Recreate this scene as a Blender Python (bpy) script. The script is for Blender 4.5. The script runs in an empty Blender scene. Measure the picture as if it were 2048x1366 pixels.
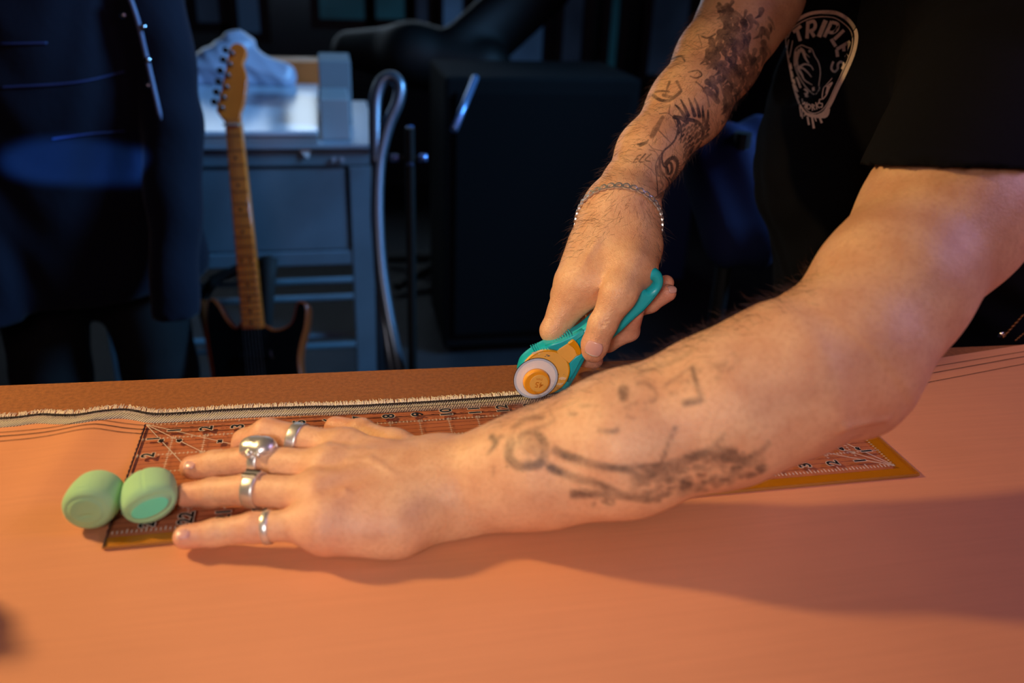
import bpy, bmesh, math, random
import numpy as np
from mathutils import Vector, Matrix
from mathutils.bvhtree import BVHTree
random.seed(7); rng = np.random.default_rng(7)
SC = bpy.context.scene; COL = SC.collection

# ------------------------------------------------------------ camera
FPX = 1736.26
def _rot(rx, ry, rz):
    a = np.array([[1,0,0],[0,math.cos(rx),-math.sin(rx)],[0,math.sin(rx),math.cos(rx)]])
    b = np.array([[math.cos(ry),-math.sin(ry),0],[math.sin(ry),math.cos(ry),0],[0,0,1]])
    c = np.array([[math.cos(rz),-math.sin(rz),0],[math.sin(rz),math.cos(rz),0],[0,0,1]])
    return b @ a @ c
CR = _rot(1.13820, -0.21660, 0.04100); CP = np.array([0.1622, -0.6884, 0.3860])
cam = bpy.data.cameras.new('camera'); camo = bpy.data.objects.new('camera', cam); COL.objects.link(camo)
cam.sensor_width = 36; cam.lens = FPX/2048*36; cam.clip_start = .02
m4 = Matrix([[*CR[i], CP[i]] for i in range(3)] + [[0,0,0,1]]); camo.matrix_world = m4
cam.dof.use_dof = True; cam.dof.focus_distance = .800; cam.dof.aperture_fstop = 3.6
SC.camera = camo
# ------------------------------------------------------------ exposure, world, lamps
SC.view_settings.view_transform = 'Standard'; SC.view_settings.look = 'None'
SC.view_settings.gamma = 1; SC.view_settings.use_curve_mapping = False
SC.view_settings.exposure = 0.0
W = bpy.data.worlds.new('world'); SC.world = W; W.use_nodes = True
W.node_tree.nodes['Background'].inputs[0].default_value = (.25,.4,.8,1)
W.node_tree.nodes['Background'].inputs[1].default_value = .002
def lamp(name, kind, loc, target, energy, color, **kw):
    l = bpy.data.lights.new(name, kind); l.energy = energy; l.color = color
    for k, v in kw.items(): setattr(l, k, v)
    o = bpy.data.objects.new(name, l); COL.objects.link(o); o.location = loc
    d = Vector(target) - Vector(loc); o.rotation_euler = d.to_track_quat('-Z', 'Y').to_euler()
    return o
# warm work lamp, to the left above the table
lamp('work_lamp_light', 'SPOT', (-.66,.20,.74), (.27,-.15,0), 46, (1,.66,.28), shadow_soft_size=.05, spot_size=math.radians(59), spot_blend=.55)
# near-white spot behind the camera, thrown on the hands
lamp('front_spot_light', 'SPOT', (-.16,-1.15,.60), (.31,-.07,.0), 25, (1,.90,.84), shadow_soft_size=.10, spot_size=math.radians(34), spot_blend=.85)
# weak warm fill, added to lift the shirt print and the shadows
lamp('added_fill_light', 'AREA', (-.1,-1.7,1.2), (.4,0,0), 5.8, (1,.64,.62), size=.8)
# narrow shaft of blue daylight that crosses the dark jacket
sh_ = lamp('shaft_light', 'SPOT', (-1.3,-.9,.95), (-.325,.915,.030), 800, (.06,.32,1), shadow_soft_size=.01, spot_size=math.radians(6.2), spot_blend=.6)
sh_.scale = (1, .34, 1); sh_.rotation_euler.rotate_axis('Z', math.radians(16))
# cool windows: one to the right of the table, one thrown across the room behind it
lamp('window_light', 'AREA', (1.75,-.35,1.0), (.6,-.05,.0), 7.0, (.74,.52,1), size=.7)
lamp('window_light_back', 'SPOT', (2.4,.65,1.4), (-.1,1.65,-.25), 380, (.18,.52,1), shadow_soft_size=.35, spot_size=math.radians(52), spot_blend=.5)

# ------------------------------------------------------------ picture-to-place helpers
def ray(x, y): return CR @ np.array([(x-1024)/FPX, -(y-683)/FPX, -1.0])
def D(x, y, d): return CP + ray(x, y)*d                 # point at depth d
def Z(x, y, z=0.):                                     # point on a horizontal plane
    r = ray(x, y); return CP + r*((z-CP[2])/r[2])
def Y(x, y, yy):                                       # point on an upright plane
    r = ray(x, y); return CP + r*((yy-CP[1])/r[1])
def proj(X):
    d = (np.asarray(X)-CP) @ CR
    return np.stack([1024+FPX*d[:,0]/-d[:,2], 683-FPX*d[:,1]/-d[:,2], -d[:,2]], 1)

# ------------------------------------------------------------ materials
def lin(r, g, b):
    f = lambda c: (c/255/12.92) if c/255 <= .04045 else ((c/255+.055)/1.055)**2.4
    return (f(r), f(g), f(b), 1)
MATS = {}
def mat(name, col, rough=.6, metal=0, noise=0., nscale=60, bump=0., bscale=200, spec=.5, sheen=0, **kw):
    if name in MATS: return MATS[name]
    m = bpy.data.materials.new(name); m.use_nodes = True; nt = m.node_tree; b = nt.nodes['Principled BSDF']
    b.inputs['Base Color'].default_value = col; b.inputs['Roughness'].default_value = rough
    b.inputs['Metallic'].default_value = metal; b.inputs['Specular IOR Level'].default_value = spec
    if sheen: b.inputs['Sheen Weight'].default_value = sheen
    tc = nt.nodes.new('ShaderNodeTexCoord')
    if noise:
        n = nt.nodes.new('ShaderNodeTexNoise'); n.inputs['Scale'].default_value = nscale; n.inputs['Detail'].default_value = 5
        nt.links.new(tc.outputs['Object'], n.inputs['Vector'])
        r = nt.nodes.new('ShaderNodeMapRange'); r.inputs[1].default_value = .3; r.inputs[2].default_value = .7
        r.inputs[3].default_value = 1-noise; r.inputs[4].default_value = 1+noise
        nt.links.new(n.outputs['Fac'], r.inputs[0])
        mx = nt.nodes.new('ShaderNodeVectorMath'); mx.operation = 'SCALE'; mx.inputs[0].default_value = col[:3]
        nt.links.new(r.outputs[0], mx.inputs['Scale']); nt.links.new(mx.outputs[0], b.inputs['Base Color'])
    if bump:
        n = nt.nodes.new('ShaderNodeTexNoise'); n.inputs['Scale'].default_value = bscale; n.inputs['Detail'].default_value = 4
        nt.links.new(tc.outputs['Object'], n.inputs['Vector'])
        bp = nt.nodes.new('ShaderNodeBump'); bp.inputs['Strength'].default_value = 1; bp.inputs['Distance'].default_value = bump
        nt.links.new(n.outputs['Fac'], bp.inputs['Height']); nt.links.new(bp.outputs[0], b.inputs['Normal'])
    for k, v in kw.items(): b.inputs[k.replace('_', ' ')].default_value = v
    MATS[name] = m; return m

# ------------------------------------------------------------ object helpers
def tag(o, label=None, cat=None, group=None, kind=None):
    if label: o['label'] = label
    if cat: o['category'] = cat
    if group: o['group'] = group
    if kind: o['kind'] = kind
    return o
def empty(name, loc, label, cat, group=None):
    o = bpy.data.objects.new(name, None); COL.objects.link(o); o.location = tuple(loc); o.empty_display_size = .05
    return tag(o, label, cat, group)
def link(name, me, m, parent=None, smooth=True, label=None):
    o = bpy.data.objects.new(name, me); COL.objects.link(o)
    if m is not None and not me.materials: me.materials.append(m)
    if smooth and len(me.polygons): me.polygons.foreach_set('use_smooth', np.ones(len(me.polygons), bool))
    if parent is not None:
        o.parent = parent
        if parent.type == 'EMPTY': o.matrix_parent_inverse = Matrix.Translation(-parent.location)
    if label: o['label'] = label
    return o
def meshof(V, F, name='mesh'):
    me = bpy.data.meshes.new(name); me.from_pydata([tuple(map(float, v)) for v in V], [], [tuple(map(int, f)) for f in F]); me.update(); return me
def fastmesh(V, T, name='mesh'):
    me = bpy.data.meshes.new(name); V = np.asarray(V, np.float32); T = np.asarray(T, np.int32)
    me.vertices.add(len(V)); me.vertices.foreach_set('co', V.ravel())
    n = T.shape[1]; me.loops.add(T.size); me.loops.foreach_set('vertex_index', T.ravel())
    me.polygons.add(len(T)); me.polygons.foreach_set('loop_start', np.arange(0, T.size, n, dtype=np.int32))
    me.update(calc_edges=True); me.validate(); return me
class MB:
    def __init__(s): s.V = []; s.F = []
    def add(s, V, F):
        n = len(s.V); s.V += [tuple(v) for v in V]; s.F += [tuple(i+n for i in f) for f in F]; return s
    def box(s, c, sz, R=None, bev=0):
        bm = bmesh.new(); bmesh.ops.create_cube(bm, size=1)
        for v in bm.verts: v.co = Vector((v.co.x*sz[0], v.co.y*sz[1], v.co.z*sz[2]))
        if bev: bmesh.ops.bevel(bm, geom=bm.edges[:], offset=bev, segments=2, affect='EDGES', profile=.5)
        V = np.array([v.co[:] for v in bm.verts]); bm.verts.index_update()
        F = [[v.index for v in f.verts] for f in bm.faces]; bm.free()
        if R is not None: V = V @ np.array(R).T
        return s.add(V+np.array(c), F)
    def tube(s, pts, r, n=8, cap=True, closed=False):
        P = [np.array(p, float) for p in pts]; N = len(P); rr = r if hasattr(r, '__len__') else [r]*N
        rings = []; up = None
        for i in range(N):
            t = (P[(i+1) % N]-P[i-1]) if closed else P[min(i+1, N-1)]-P[max(i-1, 0)]
            t /= max(np.linalg.norm(t), 1e-9)
            if up is None: up = np.cross(t, [0.13,.27,.95] if abs(t[2]) < .9 else [1,0,0])
            u = up-t*(up@t); u /= np.linalg.norm(u); up = u; w = np.cross(t, u)
            rings.append([P[i]+rr[i]*(math.cos(a)*u+math.sin(a)*w) for a in np.arange(n)*2*math.pi/n])
        V = [v for q in rings for v in q]; F = []
        for i in range(N if closed else N-1):
            j = (i+1) % N
            for k in range(n): F.append((i*n+k, i*n+(k+1) % n, j*n+(k+1) % n, j*n+k))
        if cap and not closed: F += [tuple(range(n))[::-1], tuple(range((N-1)*n, N*n))]
        return s.add(V, F)
    def cyl(s, a, b, r, n=24, r2=None): return s.tube([a, b], [r, r if r2 is None else r2], n)
    def obj(s, name, m, parent=None, smooth=False, label=None):
        return link(name, meshof(s.V, s.F, name), m, parent, smooth, label)
def plane_map(P, O, U, Vv): return [O+p[0]*U+p[1]*Vv for p in P]
def prism(outlines, O, U, Vv, t, bev=0, name='shape'):
    """2D outlines (holes allowed) filled, extruded +-t/2 and bevelled, laid on the plane O,U,V"""
    cu = bpy.data.curves.new(name, 'CURVE'); cu.dimensions = '2D'; cu.fill_mode = 'BOTH'
    cu.extrude = max(t/2-bev, 0); cu.bevel_depth = bev; cu.bevel_resolution = 2; cu.offset = -bev
    for ol in outlines:
        sp = cu.splines.new('POLY'); sp.points.add(len(ol)-1); sp.use_cyclic_u = True
        for p, q in zip(sp.points, ol): p.co = (q[0], q[1], 0, 1)
    o = bpy.data.objects.new('tmp', cu); COL.objects.link(o); bpy.context.view_layer.update()
    me = bpy.data.meshes.new_from_object(o.evaluated_get(bpy.context.evaluated_depsgraph_get())); bpy.data.objects.remove(o)
    U = Vector(U); Vv = Vector(Vv); N = U.cross(Vv); O = Vector(O)
    for v in me.vertices: v.co = O+U*v.co.x+Vv*v.co.y+N*v.co.z
    me.materials.clear(); return me
def textmesh(s, size, O, U, Vv, offset=0, extrude=0.):
    cu = bpy.data.curves.new('t', 'FONT'); cu.body = s; cu.size = size; cu.align_x = 'CENTER'; cu.align_y = 'CENTER'
    cu.offset = offset; cu.extrude = extrude; cu.resolution_u = 4
    o = bpy.data.objects.new('tmp', cu); COL.objects.link(o); bpy.context.view_layer.update()
    me = bpy.data.meshes.new_from_object(o.evaluated_get(bpy.context.evaluated_depsgraph_get())); bpy.data.objects.remove(o)
    U = Vector(U); Vv = Vector(Vv); N = U.cross(Vv); O = Vector(O)
    for v in me.vertices: v.co = O+U*v.co.x+Vv*v.co.y+N*v.co.z
    me.materials.clear(); return me
def smooth_line(P, n=8, closed=False):
    """Catmull-Rom through the points"""
    P = np.array(P, float); N = len(P); out = []
    rngi = range(N) if closed else range(N-1)
    for i in rngi:
        if closed: a, b, c, d = P[i-1], P[i], P[(i+1) % N], P[(i+2) % N]
        else: a, b, c, d = P[max(i-1,0)], P[i], P[i+1], P[min(i+2,N-1)]
        for t in np.arange(n)/n:
            out.append(.5*((2*b)+(-a+c)*t+(2*a-5*b+4*c-d)*t*t+(-a+3*b-3*c+d)*t**3))
    if not closed: out.append(P[-1])
    return np.array(out)

# ------------------------------------------------------------ implicit surfaces: tapered limbs blended into one skin
class Cone:
    def __init__(s, a, b, ra, rb, k=.01, n=None, s_=1.):
        s.a = np.array(a, float); s.b = np.array(b, float); s.ra, s.rb, s.k = ra, rb, k
        s.n = None if n is None else np.array(n, float)/np.linalg.norm(n); s.s = s_
        s.c = (s.a+s.b)/2; s.R = np.linalg.norm(s.a-s.b)/2+max(ra, rb)*max(1, 1/s_)
    def __call__(s, p):
        ab = s.b-s.a; L = ab@ab; pa = p-s.a
        t = np.clip((pa@ab)/max(L, 1e-12), 0, 1); o = pa-t[:,None]*ab
        if s.n is not None: o = o+((s.s-1)*(o@s.n))[:,None]*s.n
        return np.sqrt((o*o).sum(1))-(s.ra+(s.rb-s.ra)*t)
class Groove:      # shallow crease (+) or ridge (-) along a segment
    def __init__(s, a, b, amp, w): s.a = np.array(a, float); s.b = np.array(b, float); s.amp, s.w = amp, w; s.c = (s.a+s.b)/2; s.R = np.linalg.norm(s.a-s.b)/2+3*w
    def __call__(s, p):
        ab = s.b-s.a; pa = p-s.a; t = np.clip((pa@ab)/max(ab@ab, 1e-12), 0, 1); o = pa-t[:,None]*ab
        return s.amp*np.exp(-(o*o).sum(1)/s.w**2)
def smin(a, b, k):
    h = np.clip(.5+.5*(b-a)/k, 0, 1); return b+(a-b)*h-k*h*(1-h)
class Field:
    """base cones blended together; each extra group (a finger) is blended inside itself, then with the base only"""
    def __init__(s): s.base = []; s.groups = []; s.grooves = []; s.post = None
    def grp(s, prims, k=.008): s.groups.append((prims, k))
    def _g(s, prims, p, cc, cr):
        d = None
        for q in prims:
            if np.linalg.norm(q.c-cc) > q.R+cr+.05: continue
            e = q(p); d = e if d is None else smin(d, e, q.k)
        return d
    def local(s, p, cc, cr):
        base = s._g(s.base, p, cc, cr); d = base
        for prims, k in s.groups:
            g = s._g(prims, p, cc, cr)
            if g is None: continue
            e = g if base is None else smin(base, g, k)
            d = e if d is None else np.minimum(d, e)
        if d is None: return np.full(len(p), .05)
        for q in s.grooves:
            if np.linalg.norm(q.c-cc) < q.R+cr: d = d+q(p)
        if s.post is not None: d = s.post(p, d)
        return d
    def ev(s, p, cell=.06):
        key = np.floor(p/cell).astype(np.int64); kk = (key[:,0]*73856093) ^ (key[:,1]*19349663) ^ (key[:,2]*83492791)
        o = np.argsort(kk, kind='stable'); ks = kk[o]; cut = np.flatnonzero(np.diff(ks))+1; out = np.empty(len(p))
        for idx in np.split(o, cut):
            c = p[idx].mean(0); out[idx] = s.local(p[idx], c, cell)
        return out
CO = np.array([[i,j,k] for i in (0,1) for j in (0,1) for k in (0,1)])
def surface(f, lo, hi, h, B=24):
    lo = np.array(lo, float); hi = np.array(hi, float); nb = np.ceil((hi-lo)/(h*B)).astype(int); G = nb*B+8
    Vid = []; Vpos = []; Q = []
    gid = lambda c: (c[...,0]+4)*(G[1]*G[2])+(c[...,1]+4)*G[2]+(c[...,2]+4)
    for bx in range(nb[0]):
        for by in range(nb[1]):
            for bz in range(nb[2]):
                o = np.array([bx,by,bz])*B; cc = lo+(o+B/2)*h; cr = B*h*.87
                d0 = f.local(cc[None], cc, cr+.02)[0]
                if abs(d0) > cr*1.5+.012: continue
                ii = np.stack(np.meshgrid(*[np.arange(-1, B+1)]*3, indexing='ij'), -1)+o
                p = (lo+ii.reshape(-1,3)*h); v = f.local(p, cc, cr).reshape(B+2, B+2, B+2)
                s = v < 0
                if s.all() or not s.any(): continue
                cs = np.stack([s[a:B+1+a, b:B+1+b, c:B+1+c] for a,b,c in CO], -1)
                act = cs.any(-1) & ~cs.all(-1); ci = np.argwhere(act)
                val = np.stack([v[ci[:,0]+a, ci[:,1]+b, ci[:,2]+c] for a,b,c in CO], -1)
                acc = np.zeros((len(ci),3)); cnt = np.zeros(len(ci))
                for a in range(8):
                    for b in range(a+1, 8):
                        if np.abs(CO[a]-CO[b]).sum() != 1: continue
                        va, vb = val[:,a], val[:,b]; m = (va < 0) != (vb < 0); t = np.where(m, va/np.where(m, va-vb, 1), 0)
                        acc += np.where(m[:,None], CO[a]+(CO[b]-CO[a])*t[:,None], 0); cnt += m
                pos = lo+(ci-1+o+acc/cnt[:,None])*h
                Vid.append(gid(ci-1+o)); Vpos.append(pos)
                for ax in range(3):
                    e1, e2 = [(1,2),(2,0),(0,1)][ax]
                    s0 = s[1:B+1,1:B+1,1:B+1]; sl = [slice(1,B+1)]*3; sl[ax] = slice(2,B+2); s1 = s[tuple(sl)]
                    m = np.argwhere(s0 != s1)+o
                    if not len(m): continue
                    flip = s0[s0 != s1]
                    u = np.zeros(3,int); u[e1] = 1; w = np.zeros(3,int); w[e2] = 1
                    q = np.stack([gid(m-u-w), gid(m-w), gid(m), gid(m-u)], 1)
                    q[~flip] = q[~flip][:,::-1]; Q.append(q)
    vid = np.concatenate(Vid); pos = np.concatenate(Vpos); uq, first = np.unique(vid, return_index=True)
    V = pos[first]; Q = np.searchsorted(uq, np.concatenate(Q))
    T = np.concatenate([Q[:,[0,1,2]], Q[:,[0,2,3]]]); return V, T
def grad(f, V, e=.0004):
    g = np.stack([f.ev(V+np.eye(3)[i]*e)-f.ev(V-np.eye(3)[i]*e) for i in range(3)], 1)/(2*e)
    return g
def snap(f, V, it=1, lim=.0015):
    for _ in range(it):
        d = f.ev(V); g = grad(f, V); n2 = np.maximum((g*g).sum(1), .15)
        st = -(d/n2)[:,None]*g; L = np.linalg.norm(st, axis=1); st *= np.minimum(1, lim/np.maximum(L, 1e-9))[:,None]; V = V+st
    return V
def refine(V, T, sel):
    """split the selected triangles in four, neighbours to match"""
    E = np.concatenate([T[:,[0,1]], T[:,[1,2]], T[:,[2,0]]]); Es = np.sort(E, 1); key = Es[:,0]*(len(V)+1)+Es[:,1]
    uq, inv = np.unique(key, return_inverse=True); n = len(T); inv = inv.reshape(3, n).T
    mk = np.zeros(len(uq), bool); mk[inv[sel].ravel()] = True
    mid = np.full(len(uq), -1); ids = np.flatnonzero(mk); mid[ids] = len(V)+np.arange(len(ids))
    a = uq[ids]//(len(V)+1); b = uq[ids] % (len(V)+1); V2 = np.concatenate([V, (V[a]+V[b])/2])
    M = mid[inv]; c = (M >= 0).sum(1); out = [T[c == 0]]
    t, m = T[c == 3], M[c == 3]
    out += [np.stack([t[:,0],m[:,0],m[:,2]],1), np.stack([m[:,0],t[:,1],m[:,1]],1), np.stack([m[:,2],m[:,1],t[:,2]],1), m]
    t, m = T[c == 1], M[c == 1]
    for k in range(3):
        s = m[:,k] >= 0; tt = t[s]; mm = m[s,k]; i, j, l = k, (k+1) % 3, (k+2) % 3
        out += [np.stack([tt[:,i],mm,tt[:,l]],1), np.stack([mm,tt[:,j],tt[:,l]],1)]
    t, m = T[c == 2], M[c == 2]
    for k in range(3):          # edge k is the unmarked one
        s = m[:,k] < 0; tt = t[s]; mm = m[s]; i, j, l = k, (k+1) % 3, (k+2) % 3
        out += [np.stack([tt[:,l],mm[:,l],mm[:,j]],1), np.stack([tt[:,i],tt[:,j],mm[:,j]],1), np.stack([tt[:,i],mm[:,j],mm[:,l]],1)]
    return V2, np.concatenate(out)
def chain(P, R, k=.006, n=None, s=1.):
    return [Cone(P[i], P[i+1], R[i], R[i+1], k, n, s) for i in range(len(P)-1)]
# ============================================================ the setting
FL = -.88
def quadbox(name, lo, hi, m, kind='structure'):
    lo, hi = np.array(lo, float), np.array(hi, float)
    o = MB().box((lo+hi)/2, hi-lo).obj(name, m); o['kind'] = kind; return o
M_floor = mat('floor_concrete', lin(30,30,34), .7, noise=.25, nscale=6, bump=.002, bscale=30)
M_wall = mat('wall_paint', lin(38,40,48), .85, noise=.1, nscale=3)
quadbox('floor', (-3,-2.6,FL-.1), (4,4.3,FL), M_floor)
quadbox('wall_left', (-3.1,-2.6,FL), (-3,4.3,2), M_wall)
quadbox('wall_right', (4,-2.6,FL), (4.1,4.3,2), M_wall)
quadbox('wall_front', (-3.1,-2.7,FL), (4.1,-2.6,2), M_wall)
quadbox('ceiling', (-3.1,-2.7,2), (4.1,4.4,2.1), M_wall)
# back wall: a row of dim glazed bays between dark posts
quadbox('wall_back', (-3.1,4.2,FL), (4.1,4.3,2), mat('wall_back_paint', lin(20,22,30), .9))
def pane_mat(name, col, e):
    m = mat(name, lin(10,14,18), .25); b = m.node_tree.nodes['Principled BSDF']
    b.inputs['Emission Color'].default_value = col; b.inputs['Emission Strength'].default_value = e
    n = m.node_tree.nodes.new('ShaderNodeTexNoise'); n.inputs['Scale'].default_value = 2.2
    mp = m.node_tree.nodes.new('ShaderNodeMapRange'); mp.inputs[1].default_value = .35; mp.inputs[2].default_value = .65; mp.inputs[3].default_value = .5*e; mp.inputs[4].default_value = 1.2*e
    tc = m.node_tree.nodes.new('ShaderNodeTexCoord'); m.node_tree.links.new(tc.outputs['Object'], n.inputs['Vector'])
    m.node_tree.links.new(n.outputs['Fac'], mp.inputs[0]); m.node_tree.links.new(mp.outputs[0], b.inputs['Emission Strength'])
    return m
PM = [pane_mat('dusk_glass_teal', lin(22,62,80), .36), pane_mat('dusk_glass_blue', lin(40,66,100), .5), pane_mat('dusk_glass_dim', lin(20,30,46), .6)]
M_frame = mat('black_frame', lin(9,9,12), .6)
yw = 3.9
def window(i, x0, x1, y0, y1, pm):                     # px box on the glazed back wall
    a = Y(x0, y1, yw); b = Y(x1, y0, yw); z0, z1 = a[2], b[2]
    f = MB(); t = .045
    f.box(((a[0]+b[0])/2, yw+.02, z0-t/2), (b[0]-a[0]+2*t, .07, t)); f.box(((a[0]+b[0])/2, yw+.02, z1+t/2), (b[0]-a[0]+2*t, .07, t))
    f.box((a[0]-t/2, yw+.02, (z0+z1)/2), (t, .07, z1-z0)); f.box((b[0]+t/2, yw+.02, (z0+z1)/2), (t, .07, z1-z0))
    o = f.obj('window_%d' % i, M_frame); o['kind'] = 'structure'
    p = MB().box(((a[0]+b[0])/2, yw+.03, (z0+z1)/2), (b[0]-a[0], .012, z1-z0)).obj('pane', PM[pm], o)
for i, w in enumerate([(640,728,-140,38,0),(748,812,-140,38,0),(828,868,-140,50,2),(874,928,-140,56,1),(950,1098,-140,148,1),(1120,1180,-140,150,2),(1212,1255,-140,150,0),(1292,1400,-140,150,2),(395,440,-140,45,2),(462,505,-140,66,1)]):
    window(i+1, w[0], w[1], w[2], w[3], w[4])
# a bright upper row of window panes, above the picture, mirrored in the glossy lid
PU = pane_mat('daylight_glass', (.62,.80,1,1), 3.6)
for i in range(6):
    xa = -1.55+i*.5; f = MB(); f.box((xa+.21,yw+.02,.16), (.5,.07,.05)); f.box((xa+.21,yw+.02,.70), (.5,.07,.05)); f.box((xa-.02,yw+.02,.43), (.08,.07,.55)); f.box((xa+.44,yw+.02,.43), (.04,.07,.55))
    o = f.obj('window_%d' % (11+i), M_frame); o['kind'] = 'structure'; MB().box((xa+.21,yw+.03,.43), (.42,.012,.50)).obj('pane', PU, o)
# ============================================================ work table
t = empty('work_table', (.3,-.35,FL), 'long work table with a brown hardboard top under the salmon sheet', 'table')
def edgeY(x): return .0845-.036*x
M_board = mat('hardboard', lin(150,92,48), .62, noise=.22, nscale=260, bump=.0003, bscale=900)
nt = M_board.node_tree; b_ = nt.nodes['Principled BSDF']
x0, x1, y0 = -1.0, 1.35, -.95
V = [(x0,y0,-.012),(x1,y0,-.012),(x1,edgeY(x1),-.012),(x0,edgeY(x0),-.012),(x0,y0,0),(x1,y0,0),(x1,edgeY(x1),0),(x0,edgeY(x0),0)]
link('table_top', meshof(V, [(3,2,1,0),(4,5,6,7),(0,1,5,4),(1,2,6,5),(2,3,7,6),(3,0,4,7)]), M_board, t, False)
M_dwood = mat('dark_wood', lin(52,34,22), .6, noise=.2, nscale=20)
for lx, ly in ((-.9,-.85),(1.25,-.85),(-.9,.06),(1.25,-.02)):
    MB().box((lx,ly,(FL-.012)/2), (.07,.07,-.012-FL-.0), bev=.003).obj('leg', M_dwood, t)
ap = MB(); ap.box((.17,.062,-.06), (2.1,.02,.09)); ap.obj('apron', M_dwood, t); MB().box((.17,-.86,-.06), (2.1,.02,.09)).obj('apron', M_dwood, t)
# ------------------------------------------------------------ salmon sheet with three pinstripes
def hump(x, y):          # the sheet lifts in a soft fold left of the ruler
    return .0045*math.exp(-((x+.045+.45*min(y,0)*-.3)/.024)**2)*(1/(1+math.exp(-(y+.10)/.02)))*(1 if y < .05 else 1)
def sheet_edge(x):
    pts = [(-1,.035),(-.12,.020),(0,.010),(.3,.004),(.45,.016),(.7,.027),(.78,.031),(.91,.052),(1.3,.10)]
    return float(np.interp(x, *zip(*pts)))
def sheet_z(x, y): return .0006+hump(x, y)
xs = np.concatenate([np.linspace(-.98,-.16,24), np.linspace(-.15,.06,64), np.linspace(.08,1.3,110)])
V = []; F = []; ny = 60
for x in xs:
    e = sheet_edge(x)
    for j in range(ny):
        y = e-(1-(1-j/(ny-1))**1.0)*(e+.90) if j else e
        y = e-(e+.90)*(j/(ny-1))**2; V.append((x, y, sheet_z(x, y)))
for i in range(len(xs)-1):
    for j in range(ny-1): F.append((i*ny+j, i*ny+j+1, (i+1)*ny+j+1, (i+1)*ny+j))
M_sheet = mat('salmon_kraft', lin(220,150,108), .62, noise=.035, nscale=9, bump=.00012, bscale=700, spec=.3)
# faint long fibres
nt = M_sheet.node_tree; tc = nt.nodes.new('ShaderNodeTexCoord'); mp = nt.nodes.new('ShaderNodeMapping'); mp.inputs['Scale'].default_value = (3, 90, 1)
ns = nt.nodes.new('ShaderNodeTexNoise'); ns.inputs['Scale'].default_value = 3; nt.links.new(tc.outputs['Object'], mp.inputs[0]); nt.links.new(mp.outputs[0], ns.inputs['Vector'])
b_ = nt.nodes['Principled BSDF']; old = b_.inputs['Base Color'].links[0].from_socket
mr = nt.nodes.new('ShaderNodeMapRange'); mr.inputs[3].default_value = .93; mr.inputs[4].default_value = 1.06; nt.links.new(ns.outputs['Fac'], mr.inputs[0])
sc = nt.nodes.new('ShaderNodeVectorMath'); sc.operation = 'SCALE'; nt.links.new(old, sc.inputs[0]); nt.links.new(mr.outputs[0], sc.inputs['Scale']); nt.links.new(sc.outputs[0], b_.inputs['Base Color'])
sheet = link('cutting_sheet', meshof(V, F), M_sheet); tag(sheet, 'large salmon pink sheet covering the work table, three thin dark lines along its far edge', 'sheet')
sheet.modifiers.new('s', 'SOLIDIFY').thickness = .0005; sheet.modifiers['s'].offset = -1
M_ink = mat('dark_print', lin(40,24,30), .6); M_line = mat('faded_print', lin(112,62,48), .7)
lines = [[(-.98,.028),(-.116,.0005),(-.04,.004),(0,-.004),(.30,-.012),(.55,-.004),(.754,.011),(.868,.030),(1.3,.10)],
         [(-.98,.018),(-.114,-.006),(-.04,-.003),(0,-.011),(.30,-.020),(.55,-.016),(.742,-.003),(.868,.020),(1.3,.088)],
         [(-.98,.008),(-.112,-.014),(-.04,-.010),(0,-.018),(.30,-.030),(.55,-.030),(.732,-.020),(.868,.006),(1.3,.072)]]
for k, L in enumerate(lines):
    gx_ = np.linspace(-.97, 1.28, 420); P = [(x, float(np.interp(x, [q[0] for q in L], [q[1] for q in L])), 0) for x in gx_]; vs = []; fs = []; w = .00035 if k != 1 else .00045
    for p in P: z = sheet_z(p[0], p[1])+.0007; vs += [(p[0],p[1]-w,z),(p[0],p[1]+w,z)]
    for i in range(len(P)-1): fs.append((2*i,2*i+2,2*i+3,2*i+1))
    link('pinstripe', meshof(vs, fs), M_ink, sheet, False)
# ------------------------------------------------------------ selvedge strip with a frayed edge
path = [(-160,846),(-60,842),(0,839),(40,836),(82,831),(120,834),(164,838),(205,833),(246,825.5),(275,826),(308,830),(380,827),(450,822),(600,816),(700,814),(836,807),(950,799.5),(1030,794),(1110,787),(1215,772),(1290,757)]
CL = smooth_line([Z(a,b,.001) for a,b in path], 12)
CL = np.array([(p[0],p[1],0) for p in CL])
def strip(d0, d1, z, m, name, parent, mid=0):
    vs = []; fs = []
    for i, p in enumerate(CL):
        for d in (d0, d1): 
            y = p[1]+d; vs.append((p[0], y, sheet_z(p[0], y)+z))
    for i in range(len(CL)-1): fs.append((2*i,2*i+2,2*i+3,2*i+1))
    o = link(name, meshof(vs, fs), m, parent, True); return o
def twill(name, c1, c2, sc, rot):
    m = mat(name, c1, .8); nt = m.node_tree; b = nt.nodes['Principled BSDF']; tc = nt.nodes.new('ShaderNodeTexCoord'); mp = nt.nodes.new('ShaderNodeMapping'); mp.inputs['Rotation'].default_value = (0,0,rot)
    w = nt.nodes.new('ShaderNodeTexWave'); w.inputs['Scale'].default_value = sc; w.inputs['Distortion'].default_value = .6; cr = nt.nodes.new('ShaderNodeMix'); cr.data_type = 'RGBA'
    cr.inputs[6].default_value = c1; cr.inputs[7].default_value = c2
    nt.links.new(tc.outputs['Object'], mp.inputs[0]); nt.links.new(mp.outputs[0], w.inputs['Vector']); nt.links.new(w.outputs['Fac'], cr.inputs[0]); nt.links.new(cr.outputs[2], b.inputs['Base Color'])
    bp = nt.nodes.new('ShaderNodeBump'); bp.inputs['Distance'].default_value = .0004; nt.links.new(w.outputs['Fac'], bp.inputs['Height']); nt.links.new(bp.outputs[0], b.inputs['Normal']); return m
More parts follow.
